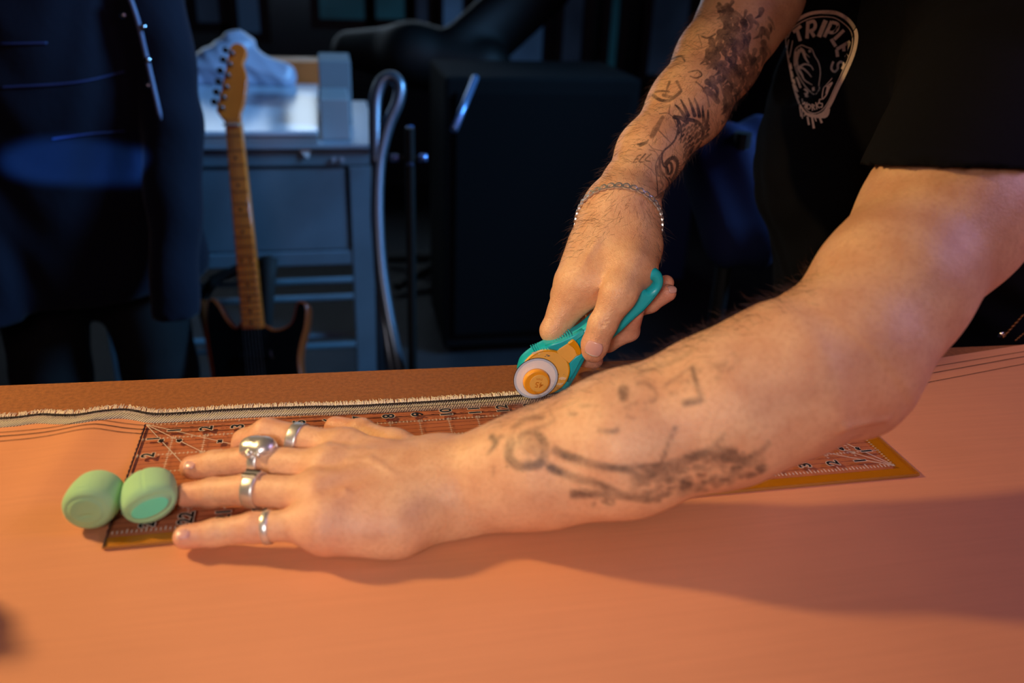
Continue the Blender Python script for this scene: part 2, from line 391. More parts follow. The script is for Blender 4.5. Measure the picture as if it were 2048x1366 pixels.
M_grey = twill('grey_twill', lin(112,108,104), lin(232,222,204), 150, math.radians(25)); M_black = twill('black_warp', lin(20,14,16), lin(58,44,42), 250, math.radians(30))
sel = strip(-.0135, -.0010, .0004, M_grey, 'selvedge_strip', None); tag(sel, 'narrow grey twill selvedge strip with black line and frayed white edge along the ruler', 'fabric')
sel.modifiers.new('s', 'SOLIDIFY').thickness = .0006
# black warp line: a little rope of stitches, wobbling
mb = MB(); s_ = 0; pts = []
for i in range(len(CL)-1):
    L = np.linalg.norm(CL[i+1]-CL[i]); n = max(2, int(L/.0009))
    for j in range(n):
        p = CL[i]+(CL[i+1]-CL[i])*j/n; pts.append((p[0], p[1]+.0003*math.sin(len(pts)*2.4)+random.uniform(-.0002,.0002), sheet_z(p[0],p[1])+.0011))
mb.tube(pts, [.0014+.00025*math.sin(i*2.2) for i in range(len(pts))], 6); mb.obj('black_warp_line', M_black, sel, True)
# zig-zag of pale stitches under the black line
mb = MB()
for i, p in enumerate(pts[::2]):
    mb.tube([(p[0]-.0009,p[1]-.0036,p[2]-.0007),(p[0]+.0009,p[1]-.0011,p[2]-.0000)], .00042, 4)
o = mb.obj('pale_stitch', mat('pale_thread', lin(226,214,190), .8), sel, True); o['kind'] = 'stuff'
mb = MB(); i = 0
for q in range(len(CL)-1):
    L = np.linalg.norm(CL[q+1]-CL[q]); n = max(1, int(L/.00062))
    for j in range(n):
        p = CL[q]+(CL[q+1]-CL[q])*j/n; tft = .5+.5*math.sin(p[0]*410)*math.sin(p[0]*1370+1); ln = (.0082+random.uniform(-.0016,.0010)+.0012*tft)
        z = sheet_z(p[0], p[1])+.0004 if p[1] < sheet_edge(p[0]) else .0006+hump(p[0],p[1]); a = np.array([p[0]+random.uniform(-.0003,.0003), p[1]+.0003, z+.0005])
        b = a+np.array([random.gauss(.0003,.0007), ln*.6, .0007+random.uniform(0,.0007)]); c = a+np.array([random.gauss(.0004,.0011), ln, random.uniform(0,.0014)])
        mb.tube([a,b,c], [.00050,.00044,.00030], 4)
o = mb.obj('frayed_fringe', mat('white_thread', lin(240,226,206), .85), sel, True); o['kind'] = 'stuff'
# ============================================================ quilting ruler
IN = .0254; RZ0, RZ1 = .0016, .0036
ruler = empty('quilting_ruler', (.31,-.08,RZ0), 'long clear acrylic quilting ruler with black numerals and yellow border, under the left hand', 'ruler')
g = bpy.data.materials.new('clear_acrylic'); g.use_nodes = True; nt = g.node_tree; nt.nodes.clear()
out = nt.nodes.new('ShaderNodeOutputMaterial'); tr = nt.nodes.new('ShaderNodeBsdfTransparent'); tr.inputs[0].default_value = (.93,.88,.86,1); gl = nt.nodes.new('ShaderNodeBsdfGlossy'); gl.inputs['Roughness'].default_value = .08
fr = nt.nodes.new('ShaderNodeFresnel'); fr.inputs[0].default_value = 1.45; mx = nt.nodes.new('ShaderNodeMixShader')
ge = nt.nodes.new('ShaderNodeNewGeometry'); inv = nt.nodes.new('ShaderNodeMath'); inv.operation = 'SUBTRACT'; inv.inputs[0].default_value = 1; nt.links.new(ge.outputs['Backfacing'], inv.inputs[1]); mu = nt.nodes.new('ShaderNodeMath'); mu.operation = 'MULTIPLY'; nt.links.new(fr.outputs[0], mu.inputs[0]); nt.links.new(inv.outputs[0], mu.inputs[1]); nt.links.new(mu.outputs[0], mx.inputs[0]); nt.links.new(tr.outputs[0], mx.inputs[1]); nt.links.new(gl.outputs[0], mx.inputs[2]); nt.links.new(mx.outputs[0], out.inputs[0])
link('plate', meshof(*(lambda b: (b.V, b.F))(MB().box((12.25*IN,-3.25*IN,(RZ0+RZ1)/2), (24.5*IN,6.5*IN,RZ1-RZ0), bev=.0004))), g, ruler, False)
PZ = RZ0-.0002
M_yel = mat('yellow_border', lin(214,150,20), .35, spec=.6); M_yel2 = M_yel
MB().box((12.25*IN,-6.25*IN,PZ), (24.5*IN,.5*IN,.0003)).obj('yellow_border', M_yel, ruler)
MB().box((24.25*IN,-3*IN,PZ), (.5*IN,6*IN,.0003)).obj('yellow_border', M_yel, ruler)
M_edge = mat('ruler_edge', lin(170,120,60), .3)
e = MB(); e.box((12.25*IN,-6.5*IN-.0002,(RZ0+RZ1)/2), (24.5*IN,.0004,RZ1-RZ0)); e.box((24.5*IN+.0002,-3.25*IN,(RZ0+RZ1)/2), (.0004,6.5*IN,RZ1-RZ0)); e.obj('edge', M_edge, ruler)
de = MB()
for k in range(48):
    if k % 2 == 0: de.box((-.0003, -(k+.5)*IN/8, RZ1), (.0011, IN/8*1.1, .0003))
de.box((-.0002,-3.25*IN,(RZ0+RZ1)/2), (.0005,6.5*IN,RZ1-RZ0)); de.box((12*IN,.0001,RZ1-.0001), (24*IN,.0003,.0003)); de.obj('dark_edge', mat('dark_edge', lin(60,36,48), .4), ruler)
M_wprint = mat('white_print', lin(216,204,186), .7); M_bprint = mat('black_print', lin(12,10,14), .5); M_rprint = mat('brown_print', lin(112,48,34), .7)
TZ = RZ1+.0001
wl = MB(); bl = MB()
def seg(mb, a, b, w=.00045, z=TZ):
    a = np.array([a[0]*IN,-a[1]*IN]); b = np.array([b[0]*IN,-b[1]*IN]); d = b-a; d /= np.linalg.norm(d); n = np.array([-d[1],d[0]])*w/2
    mb.add([(*(a-n),z),(*(b-n),z),(*(b+n),z),(*(a+n),z)], [(0,1,2,3)])
for e8 in range(1, 24*8):                               # fine marks along both long edges
    u = e8/8; L = .22 if e8 % 8 == 0 else (.16 if e8 % 4 == 0 else .11)
    seg(wl, (u,.02), (u,L), .0005); seg(wl, (u,5.98), (u,5.98-L*1.1), .0008)
for e8 in range(1, 48):
    v = e8/8; L = .2 if e8 % 8 == 0 else .1; seg(wl, (24-.02,v), (24-L,v), .0008)
for v in range(1, 6):
    u = .02
    while u < 23.98:                                    # chain-like grid lines
        seg(wl, (u,v), (min(u+.0625,24),v), .0004); k = int(round(u/.125)); h = .09 if k % 4 == 0 else .05
        seg(wl, (u+.0625,v-h), (u+.0625,v+h), .00045); seg(wl, (u+.0625,v-.03), (u+.1,v), .0004); seg(wl, (u+.0625,v+.03), (u+.1,v), .0004); u += .125
for u in range(1, 24):
    v = .9
    while v < 5.2:
        seg(wl, (u,v), (u,v+.1), .0004); k = int(round(v/.125)); h = .07 if k % 4 == 0 else .045
        seg(wl, (u-h,v+.06), (u+h,v+.06), .00045); v += .125
for q in range(1, 24):                                  # brown quarter lines printed right across
    v = q/4
    if q % 4 == 0: continue
    u = 0
    while u < 24:
        if v < .9: seg(bl, (u+.28,v), (u+.74,v), .0006, TZ-.00003); seg(bl, (u+.45,v+.11), (u+.56,v+.11), .0008, TZ-.00003); u += 1
        else: seg(bl, (u,v), (u+1,v), .00042, TZ-.00003); u += 1
for u in range(1, 24): seg(bl, (u-.12,.83), (u+.12,.83), .0014, TZ-.00003); 
for ang in (30,45,60):
    c, s = math.cos(math.radians(ang)), math.sin(math.radians(ang)); L = 5.2/s if ang != 30 else 9
    seg(wl, (.05*c,.05*s), (L*c,L*s), .0006); seg(wl, (24-.05*c,6-.05*s), (24-L*c,6-L*s), .0008)
wl.obj('grid_marks', M_wprint, ruler); bl.obj('brown_lines', M_rprint, ruler)
def numeral(s, u, v, rot, size=.0098):
    U = np.array([math.cos(rot), math.sin(rot), 0]); Vv = np.array([-math.sin(rot), math.cos(rot), 0]); O = np.array([u*IN,-v*IN,TZ+.00006])
    o = link('numeral', textmesh(s, size, O+np.array([0,0,.0001]), U, Vv, .00038), M_bprint, ruler, False)
    link('halo', textmesh(s, size, O, U, Vv, .00095), M_wprint, o, False)
R90 = math.pi/2
for u in range(1, 24): numeral(str(u), u, .55, R90, .0145)
for u in range(1, 24): numeral(str(24-u), u, 5.52, R90, .0145)
for v in range(1, 6): numeral(str(v), .42, v, R90, .0135); numeral(str(6-v), 23.55, v, R90, .0135)
for ang, r in ((60,1.35),(45,1.75),(30,2.9)):
    c, s = math.cos(math.radians(ang)), math.sin(math.radians(ang)); numeral(str(ang), r*c, r*s, R90, .0048); numeral(str(ang), 24-r*c, 6-r*s, R90, .0048)
ruler.location = ruler.location+Vector((-.0014,-.0060,0))
# ============================================================ two green foam weights
M_foam = mat('green_foam', lin(165,220,162), .8, bump=.0003, bscale=1500, sheen=.2)
M_foam_lit = mat('cool_lit_foam', lin(118,240,192), .8, bump=.0003, bscale=1500)  # the green foam again, with cool light mixed into its colour
class Foam:
    def __init__(s, c, ax, a, b, L, r, roll): 
        s.c = np.array(c, float); ax = np.array(ax, float); s.y = ax/np.linalg.norm(ax); x = np.cross(s.y,[0,0,1]); x /= np.linalg.norm(x); z = np.cross(x, s.y)
        s.x = x*math.cos(roll)+z*math.sin(roll); s.z = np.cross(s.x, s.y); s.a,s.b,s.L,s.r = a,b,L,r; s.fn = lambda x,y,z,d: d
    def local(s, p, cc=None, cr=None):
        q = p-s.c; x, y, z = q@s.x, q@s.y, q@s.z; tp = 1-.12*(np.abs(y)/(s.L/2))**2
        d1 = (np.sqrt((x/s.a)**2+(z/s.b)**2)/tp-1)*min(s.a,s.b)+s.r; d2 = np.abs(y)-s.L/2+s.r
        d = np.sqrt(np.maximum(d1,0)**2+np.maximum(d2,0)**2)+np.minimum(np.maximum(d1,d2),0)-s.r
        return s.fn(x, y, z, d)
    ev = lambda s, p, cell=0: s.local(p)
def gs(v, w): return np.exp(-(v/w)**2)
def foam(c, ax, a, b, L, r, roll, fn, label):
    f = Foam(c, ax, a, b, L, r, roll); f.fn = fn; V, T = surface(f, f.c-.04, f.c+.04, .0007)
    o = link('foam_weight', fastmesh(V, T), M_foam); return tag(o, label, 'foam block', 'green foam cylinders by the ruler'), f
def fn1(x,y,z,d):
    d = d+.0007*gs(np.sqrt((x/.0125)**2+(z/.0105)**2)-1, .12)*(1/(1+np.exp((y+.0115)/.001)))
    d = d+.0012*gs(x+.001, .004)*gs(z+.003, .0008)*(y < 0)+.0006*gs(y+.0125,.001)*gs(x,.006)*(z > 0); return d
c1 = Z(189,998,.0190)
foam(c1, (.10,.98,-.10), .0188, .0176, .036, .008, .15, fn1, 'green foam cylinder at far left, small slit in its darker end face')
def fn2(x,y,z,d):
    ring = np.sqrt((x/.0150)**2+(z/.0082)**2)-1
    d = d+.0011*gs(ring, .10)*(1/(1+np.exp((y+.011)/.001)))-.0004*(ring < 0)*(1/(1+np.exp((y+.013)/.001)))
    return d+.0008*gs(x-.002, .0007)*(z > 0)*(1/(1+np.exp(-(y+.014)/.001)))
f2o, f2 = foam(Z(298,990,.0195), (-.20,.97,-.04), .0196, .0158, .035, .007, .30, fn2, 'green foam cylinder by the fingertips, oval end face with cool mint light painted in and seam on top')
# end disc, its mint tint standing for cool light on this face
n = 40; vs = [f2.c-f2.y*(f2.L/2+.0002)+f2.x*(.0128*math.cos(a))+f2.z*(.0066*math.sin(a)) for a in np.arange(n)*2*math.pi/n]
vs2 = [v-f2.y*.0004+(f2.c-f2.y*f2.L/2-v)*.06 for v in vs]
link('lit_end_disc', meshof(vs+vs2, [tuple(range(n,2*n))]+[(i,(i+1)%n,(i+1)%n+n,i+n) for i in range(n)]), M_foam_lit, f2o, False)
# made-up cone of thread beyond the left edge, added for its soft shadow
tc_ = empty('added_thread_cone', (-.135,-.185,.001), 'made-up cone of dark thread beyond the left edge, added to cast a shadow', 'thread')
sz = sheet_z(-.135,-.185)+.0004
MB().tube([(-.135,-.185,sz),(-.135,-.185,sz+.012),(-.135,-.185,sz+.095),(-.135,-.185,sz+.105)], [.024,.030,.019,.012], 28).obj('thread_winding', mat('dark_thread', lin(60,40,34), .8, bump=.0006, bscale=900), tc_, True)
MB().tube([(-.135,-.185,sz+.105),(-.135,-.185,sz+.122)], [.008,.006], 20).obj('cone_core', mat('card_core', lin(170,150,120), .8), tc_, True)
# ============================================================ rotary cutter
cy = .0140                                              # upright plane through the middle of its handle
cutter = empty('rotary_cutter', Y(1072,800,.001), 'turquoise and yellow rotary cutter with round steel blade, held in the right hand', 'cutter')
O_ = Y(1072,757,cy); UX = np.array([1.,0,0]); UZ = np.array([0,0,1.])
def cp(x, y, yy=None): q = Y(x, y, cy if yy is None else yy); return (q[0]-O_[0], q[2]-O_[2])
M_teal = mat('turquoise_plastic', lin(24,190,205), .32, spec=.6); M_yp = mat('yellow_plastic', lin(255,196,92), .4, noise=.05, nscale=80)
M_dyp = mat('deep_yellow_plastic', lin(228,160,10), .35)
up = [(1036,742),(1038,731),(1043,719),(1055,707),(1074,694),(1092,684),(1119,674),(1138,665),(1158,654),(1178,638),(1210,608),(1245,574),(1275,547),(1292,536),(1306,533),(1317,540),(1322,553),(1320,568),(1309,586),(1286,613),(1260,636),(1240,655),(1224,669),(1200,690),(1172,706),(1163,719),(1152,740),(1139,762),(1128,775),(1100,780),(1060,770),(1040,756)]
pl = smooth_line([cp(*q) for q in up], 4, True)
hole = [cp(1294+11*math.cos(a)*.8+5*math.sin(a)*0-4*math.sin(a), 566-11*math.sin(a)*.75+8*math.cos(a)*-1*.8) for a in np.arange(20)*2*math.pi/20]
# prism local z = U x V = -y axis side: x cross z = -y, so +t is toward the viewer side of the table
body = link('handle', prism([pl, hole], (O_[0],cy,O_[2]), UX, UZ, .019, .0045), M_teal, cutter)
# raised rim ribs on the thumb rest
mb = MB()
for i in range(17):
    a = i/16; q = np.array([1066,700])*(1-a)+np.array([1138,663])*a+np.array([0,-3.2*math.sin(a*math.pi)*-1]); x, z = cp(*q)
    d = np.array(cp(1138,663))-np.array(cp(1066,700)); d /= np.linalg.norm(d); nn = np.array([-d[1], d[0]])
    c = np.array([O_[0]+x+nn[0]*.0004, cy-.002, O_[2]+z+nn[1]*.0004]); R = np.array([[d[0],0,nn[0]],[0,1,0],[d[1],0,nn[1]]])
    mb.box(c, (.0011,.0185,.0032), R, .0003)
mb.obj('grip_ribs', M_teal, body)
def cring(px, py, r, yy, n=64): x, z = cp(px, py, yy); return [(x+r*math.cos(a), z+r*math.sin(a)) for a in np.arange(n)*2*math.pi/n]
# front wing edges of the handle beside the yellow slide
w1 = [(1092,694),(1119,684),(1146,672),(1166,660),(1170,668),(1150,684),(1125,698),(1117,702),(1100,698)]
w2 = [(1167,704),(1173,708),(1163,719),(1152,740),(1140,762),(1136,765),(1141,745),(1139,727),(1150,714)]
for w in (w1, w2): link('wing', prism([[cp(*q, cy-.012) for q in w]], (O_[0],cy-.0095,O_[2]), UX, UZ, .006, .0012), M_teal, body)
g_ = link('blade_guard', prism([cring(1091.5,745,.0228,cy-.012)], (O_[0],cy-.0105,O_[2]), UX, UZ, .0035, .0007), M_yp, cutter)
link('guard_rim', prism([cring(1091.5,745,.0228,cy-.012), cring(1091.5,745,.0216,cy-.012)], (O_[0],cy-.0122,O_[2]), UX, UZ, .0008, .0002), M_dyp, g_)
sl = [(1113,703),(1118,697),(1145,680),(1156,688),(1162,703),(1160,709),(1152,712),(1138,726),(1124,715)]
sd = link('slide', prism([[cp(*q, cy-.012) for q in sl]], (O_[0],cy-.0110,O_[2]), UX, UZ, .004, .0006), M_yp, cutter)
lk = smooth_line([cp(*q, cy-.014) for q in [(1136,687),(1141,682),(1147,679),(1155,687),(1161,698),(1162,706),(1157,709),(1153,708),(1150,701),(1144,693)]], 3, True)
link('slide_button', prism([lk], (O_[0],cy-.0140,O_[2]), UX, UZ, .003, .0009), M_dyp, sd)
yb = -.0010                                              # blade runs along the ruler's far edge
c0 = Y(1071.8,757,yb); br = .0207
M_steel = mat('glare_white_steel', lin(255,255,255), .35, metal=.0, spec=1.0, Coat_Weight=.6)  # non-metal white: the glare off the steel is put into the colour
ring = lambda r, n=96: [(r*math.cos(a), r*math.sin(a)) for a in np.arange(n)*2*math.pi/n]
blade = link('blade', prism([ring(br)], c0, UX, UZ, .0005, .0001), M_steel, cutter)
link('blade_rim', prism([ring(br+.0002), ring(br-.0003)], c0+np.array([0,.0001,0]), UX, UZ, .0007, 0), mat('dark_steel', lin(60,62,70), .3, .9), blade, False)
bv = link('bevel', prism([ring(br-.0002), ring(br-.0022)], c0-np.array([0,.00028,0]), UX, UZ, .0001, 0), mat('ground_steel', lin(206,222,240), .25, spec=1.), blade, False)
c1_ = Y(1072.5,763,yb-.003)
nut = link('lock_nut', prism([ring(.0123)], c1_, UX, UZ, .0065, .0014), mat('nut_yellow', lin(255,172,40), .35), cutter)
link('nut_rim', prism([ring(.0126), ring(.0122)], c0-np.array([0,.0006,0])+np.array([.0003,0,-.0026]), UX, UZ, .0004, 0), M_bprint, nut, False)
c2_ = c1_+np.array([.0018,-.0031,-.0003]); cap = link('nut_cap', prism([ring(.0088)], c2_, UX, UZ, .0014, .0005), M_yp, nut)
M_emb = mat('embossed_yellow', lin(226,140,40), .4)
th = math.radians(168); eu = np.array([math.cos(th),0,math.sin(th)]); ev = np.array([-math.sin(th),0,math.cos(th)])
link('embossing', textmesh('45', .0080, c2_+np.array([0,-.00075,-.0012]), eu, ev, .0001, .00012), M_emb, cap, False)
link('embossing', textmesh('mm', .0040, c2_+np.array([.0,-.00075,.0042]), eu, ev, 0, .00012), M_emb, cap, False)
# scuffs on the guard and the small white mark on the handle
mb = MB()
for q, rr in (((1094,710),.0009),((1097,712),.0012),((1091,713),.0007),((1117,749),.0006),((1128,749),.0004)):
    x, z = cp(*q, cy-.0125); P = [(x+rr*random.uniform(.5,1.3)*math.cos(a)*1.4, z+rr*random.uniform(.4,1)*math.sin(a)*.7) for a in np.arange(11)*2*math.pi/11]
    mb.add([(O_[0]+p[0], cy-.01235, O_[2]+p[1]) for p in P], [tuple(range(11))])
mb.obj('scuff', mat('scuff_grey', lin(110,104,104), .6), g_)
mb = MB()
for q, rr in (((1074,706),.0042),((1083,703),.0026),((1125,757),.0036),((1120,768),.0030)):
    x, z = cp(*q, cy-.0125); P = [(x+rr*random.uniform(.6,1.2)*math.cos(a)*1.2, z+rr*random.uniform(.4,1)*math.sin(a)*.55) for a in np.arange(17)*2*math.pi/17]
    mb.add([(O_[0]+p[0], cy-.01229, O_[2]+p[1]) for p in P], [tuple(range(17))])
mb.obj('worn_patch', mat('worn_cream', lin(255,226,180), .5), g_)
lg = [cp(*q, cy-.0095) for q in [(1261,603),(1266,596),(1271,591),(1273,593),(1271,599),(1266,604),(1262,606)]]
link('white_mark', prism([lg], (O_[0],cy-.00965,O_[2]), UX, UZ, .0002, 0), mat('white_mark', lin(240,240,240), .5), body, False)
# ============================================================ the maker: body
def YP(x, y, yy): return Y(x, y, yy)
B = Field()
up = np.array([0,0,1.])
# left arm, from shoulder to the flat left hand
LS = np.array([.765,.0,.305])
lw = D(895,982,.632); lf = [lw, D(989,957,.622), D(1085,934,.612), D(1243,889,.600), D(1447,818,.598), D(1579,757,.603), D(1680,716,.612)]
B.base += chain(lf, [.0300,.0335,.0395,.0470,.0500,.0515,.0480], .02)
B.base += chain([lf[-1], D(1690,706,.612), D(1778,580,.632), D(1890,432,.672), LS], [.046,.0490,.0520,.0600,.072], .02)
B.base += [Cone(D(1700,755,.612), D(1728,800,.610), .034, .0215, .02)]            # point of the elbow
LWn = np.cross(ray(895,982), [0,0,1]); 
pk = [Z(652,1046,.027), Z(508,1055,.0205), Z(430,1066,.0150), Z(371,1074,.0125)]
rg = [Z(640,992,.034), Z(500,979,.027), Z(425,985,.0185), Z(372,990,.0140)]
md = [Z(658,938,.037), Z(512,921,.031), Z(430,929,.0210), Z(384,935,.0150)]
ix = [Z(690,900,.036), Z(535,868,.036), Z(492,884,.0225), Z(484,902,.0150)]
th = [Z(880,930,.030), Z(790,893,.024), Z(722,868,.0185), Z(672,856,.0150)]
# palm and back of the hand
hl = Z(790,1050,.019)
B.base += [Cone(lw, pk[0], .024, .0150, .022), Cone(lw, rg[0], .025, .0150, .022), Cone(lw, md[0], .024, .0150, .022), Cone(lw, ix[0], .022, .0150, .022),
           Cone(lw, hl, .026, .0185, .022), Cone(hl, pk[0]-np.array([0,0,.006]), .0185, .0145, .02), Cone(lw, th[0], .022, .0165, .02), Cone(th[0], th[1], .0155, .0125, .014)]
B.grp(chain(pk, [.0118,.0100,.0090,.0082], .004), .010)
B.grp(chain(rg, [.0128,.0112,.0102,.0088], .004), .010)
B.grp(chain(md, [.0130,.0115,.0104,.0090], .004), .010)
B.grp(chain(ix, [.0132,.0118,.0102,.0090], .004), .010)
B.grp(chain(th[1:], [.0122,.0112,.0098], .004)+[Cone(th[2]+np.array([0,0,.001]), th[2]+np.array([.001,0,.001]), .0113, .0113, .004)], .010)
for f_, a_ in ((pk,.0018),(rg,.0024),(md,.0024),(ix,.0022)):         # knuckles and tendons
    k0 = f_[0]+np.array([0,0,.013]); B.grooves.append(Groove(k0, k0+np.array([.004,0,0]), -.0016, .009))
    t0 = f_[0]+np.array([.006,0,.014]); t1 = lw*.45+f_[0]*.55+np.array([0,0,.021]); B.grooves.append(Groove(t0, t1, -.0011, .0035))
for a_, b_ in ((pk[0],rg[0]),(rg[0],md[0]),(md[0],ix[0])):
    q = (a_+b_)/2+np.array([.004,0,.016]); B.grooves.append(Groove(q, q*.7+lw*.3+np.array([0,0,.004]), .0012, .007))
def creases(P, r, axis, n=3, amp=.0006):                # wrinkles across a joint
    for i in range(n):
        c = P+axis*(i-(n-1)/2)*.0024; s = np.cross(axis, up); s /= np.linalg.norm(s)
        B.grooves.append(Groove(c-s*.006+up*r*.8, c+s*.006+up*r*.8, amp, .0008))
for f_, r_ in ((pk,.0102),(rg,.0114),(md,.0116)):
    ax = (f_[0]-f_[1]); ax /= np.linalg.norm(ax); creases(f_[1], r_, ax)
# veins on the forearm and hand
for P in ([D(940,905,.60),D(1080,880,.585),D(1230,830,.565),D(1400,770,.56)], [Z(790,1000,.052),Z(720,1000,.052),Z(690,975,.05)], [Z(820,960,.055),Z(740,920,.052),Z(700,925,.05)]):
    for i in range(len(P)-1): B.grooves.append(Groove(P[i], P[i+1], -.0010, .0032))
# right arm, from shoulder to the hand on the cutter
RS = np.array([.735,.43,.50]); rw = D(1240,432,.840)
rf = [rw, D(1262,378,.858), D(1300,308,.885), D(1376,212,.925), D(1436,118,.955), D(1478,50,.98), D(1506,0,1.0)]
B.base += chain(rf, [.0300,.0268,.0310,.0390,.0430,.0450,.0450], .02)
B.base += chain([rf[-1], rf[-1]+np.array([.005,.005,.01]), RS], [.045,.047,.068], .03)
rp = YP(1240,530,.045)
rix = [YP(1152,568,.038), YP(1107,661,.025), YP(1131,708,.044), YP(1188,720,.036)]
rmd = [YP(1136,592,.062), YP(1150,672,.066), YP(1215,683,.042), YP(1258,662,.034), YP(1268,626,.0235)]
rrg = [YP(1160,560,.085), YP(1190,640,.086), YP(1262,620,.058), YP(1300,606,.046), YP(1335,586,.035)]
rpk = [YP(1195,535,.098), YP(1230,600,.095), YP(1290,588,.066), YP(1332,566,.050)]
rth = [YP(1262,492,.050), YP(1238,585,-.001), YP(1205,648,-.0070), YP(1190,690,-.0055), YP(1187,702,-.0045)]
B.base += [Cone(rw, rix[0], .0285, .0185, .022), Cone(rw, rmd[0], .025, .0145, .022), Cone(rw, rrg[0], .025, .0150, .022), Cone(rw, rpk[0], .022, .014, .02),
           Cone(rw, YP(1258,500,.058), .0280, .0240, .022), Cone(YP(1258,500,.058), YP(1252,540,.022), .0245, .0185, .02), Cone(YP(1256,535,.022), rth[1], .0195, .0145, .016),
           Cone(YP(1262,500,.05), YP(1275,540,.030), .0225, .0140, .02),
           Cone(YP(1200,500,.06), YP(1170,560,.035), .026, .020, .02), Cone(YP(1185,560,.030), YP(1130,625,.030), .0165, .0125, .014)]
B.grp(chain(rix, [.0150,.0122,.0100,.0088], .004), .010)
B.grp(chain(rmd, [.0150,.0115,.0102,.0098,.0092], .004), .010)
B.grp(chain(rrg, [.0140,.0112,.0098,.0092,.0084], .004), .010)
B.grp(chain(rpk, [.0125,.0100,.0088,.0078], .004), .008)
B.grp(chain(rth[1:], [.0150,.0128,.0122,.0108], .004), .012)
def vc(P, w=.0011, amp=.0009):
    for i in range(len(P)-1): B.grooves.append(Groove(P[i], P[i+1], amp, w))
vc([YP(1193,640,-.0190),YP(1207,644,-.0195),YP(1222,641,-.017)]); vc([YP(1190,648,-.0190),YP(1205,652,-.0195),YP(1221,649,-.017)]); vc([YP(1196,633,-.018),YP(1212,636,-.018)], .0009, .0006)
for P in ([YP(1205,575,.010),YP(1230,500,.03),YP(1245,450,.055)], [YP(1150,545,.012),YP(1190,490,.035),YP(1215,450,.05)], [D(1225,400,.825),D(1290,300,.85),D(1350,200,.88)]):
    for i in range(len(P)-1): B.grooves.append(Groove(P[i], P[i+1], -.0013, .0040))
B.grooves += [Groove(YP(1214,570,.006), YP(1184,632,.006), .0050, .0060), Groove(YP(1104,610,.055), YP(1136,606,.030), .0030, .0045), Groove(D(1600,850,.575), D(1690,856,.560), -.0014, .003), Groove(D(1690,856,.560), D(1775,842,.575), -.0014, .003)]
# trunk, neck and head (under the shirt and above the picture)
PV = np.array([1.02,.33,.0]); CH = np.array([.90,.27,.32]); NK = np.array([.83,.25,.47]); HD = np.array([.745,.19,.60])
B.base += [Cone(PV, CH, .120, .125, .05), Cone(CH, LS, .09, .062, .05), Cone(CH, RS, .09, .062, .05), Cone(CH, NK, .10, .058, .05), Cone(NK, HD, .056, .060, .03),
           Cone(HD, HD+np.array([-.05,-.03,.045]), .078, .082, .03), Cone(HD+np.array([-.045,-.03,-.02]), HD+np.array([-.075,-.045,-.03]), .045, .038, .03)]
fd = np.array([-.80,-.50,-.15]); fd /= np.linalg.norm(fd); fs = np.cross(fd, up); fs /= np.linalg.norm(fs); fu = np.cross(fs, fd); HC = HD+np.array([-.03,-.02,.02])
B.base += [Cone(HC+fd*.090+fu*.012, HC+fd*.110-fu*.022, .007, .013, .008)]           # nose
B.base += [Cone(HC+fd*.088-fu*.050-fs*.018, HC+fd*.088-fu*.050+fs*.018, .007, .007, .006)]   # lips
for s_ in (-1,1):
    B.base += [Cone(HC+fs*s_*.078+fu*.02, HC+fs*s_*.080-fu*.02, .012, .009, .006, fs, 2.)]
    B.grooves.append(Groove(HC+fd*.088+fu*.018+fs*s_*.030, HC+fd*.088+fu*.018+fs*s_*.036, .006, .012))
def post(p, d):                                         # hands and arms never sink into ruler or table
    return np.where(p[:,1] < .045, np.maximum(d, .0040-p[:,2]), d)
B.post = post
V, T = surface(B, (-.02,-.29,.0), (1.25,.60,.78), .0023)
V = snap(B, V, 1)
pr = proj(V)
def boxsel(V, T, test): c = V[T].mean(1); return test(c, proj(c))
hand = lambda c, q: ((q[:,0] < 960) & (q[:,2] < .80)) | ((q[:,0] < 1370) & (q[:,1] > 410) & (q[:,2] > .74) & (q[:,2] < .93))
tatt = lambda c, q: ((q[:,0] < 1530) & (q[:,1] > -20) & (q[:,2] > .80) & (q[:,0] > 1100))
V, T = refine(V, T, boxsel(V, T, lambda c, q: hand(c, q) | tatt(c, q)))
V = snap(B, V, 1)
N = grad(B, V); N /= np.maximum(np.linalg.norm(N, axis=1), 1e-9)[:,None]
c = V[T].mean(1); nf = np.cross(V[T[:,1]]-V[T[:,0]], V[T[:,2]]-V[T[:,0]])
if (nf*N[T[:,0]]).sum() < 0: T = T[:,::-1]
front = lambda V, N: ((V-CP)*N).sum(1) < 0
V, T = refine(V, T, boxsel(V, T, lambda c, q: (q[:,0] > 1180) & (q[:,0] < 1530) & (q[:,1] > -20) & (q[:,1] < 420) & (q[:,2] > .80) & (q[:,2] < 1.05)) & (front(c, N[T[:,0]]) if True else 1))
V = snap(B, V, 1); N = grad(B, V); N /= np.maximum(np.linalg.norm(N, axis=1), 1e-9)[:,None]
person = empty('person', (1.0,.3,FL), 'person in a black printed T-shirt, forearms tattooed, leaning over the table and cutting', 'person')
me = fastmesh(V, T, 'body')
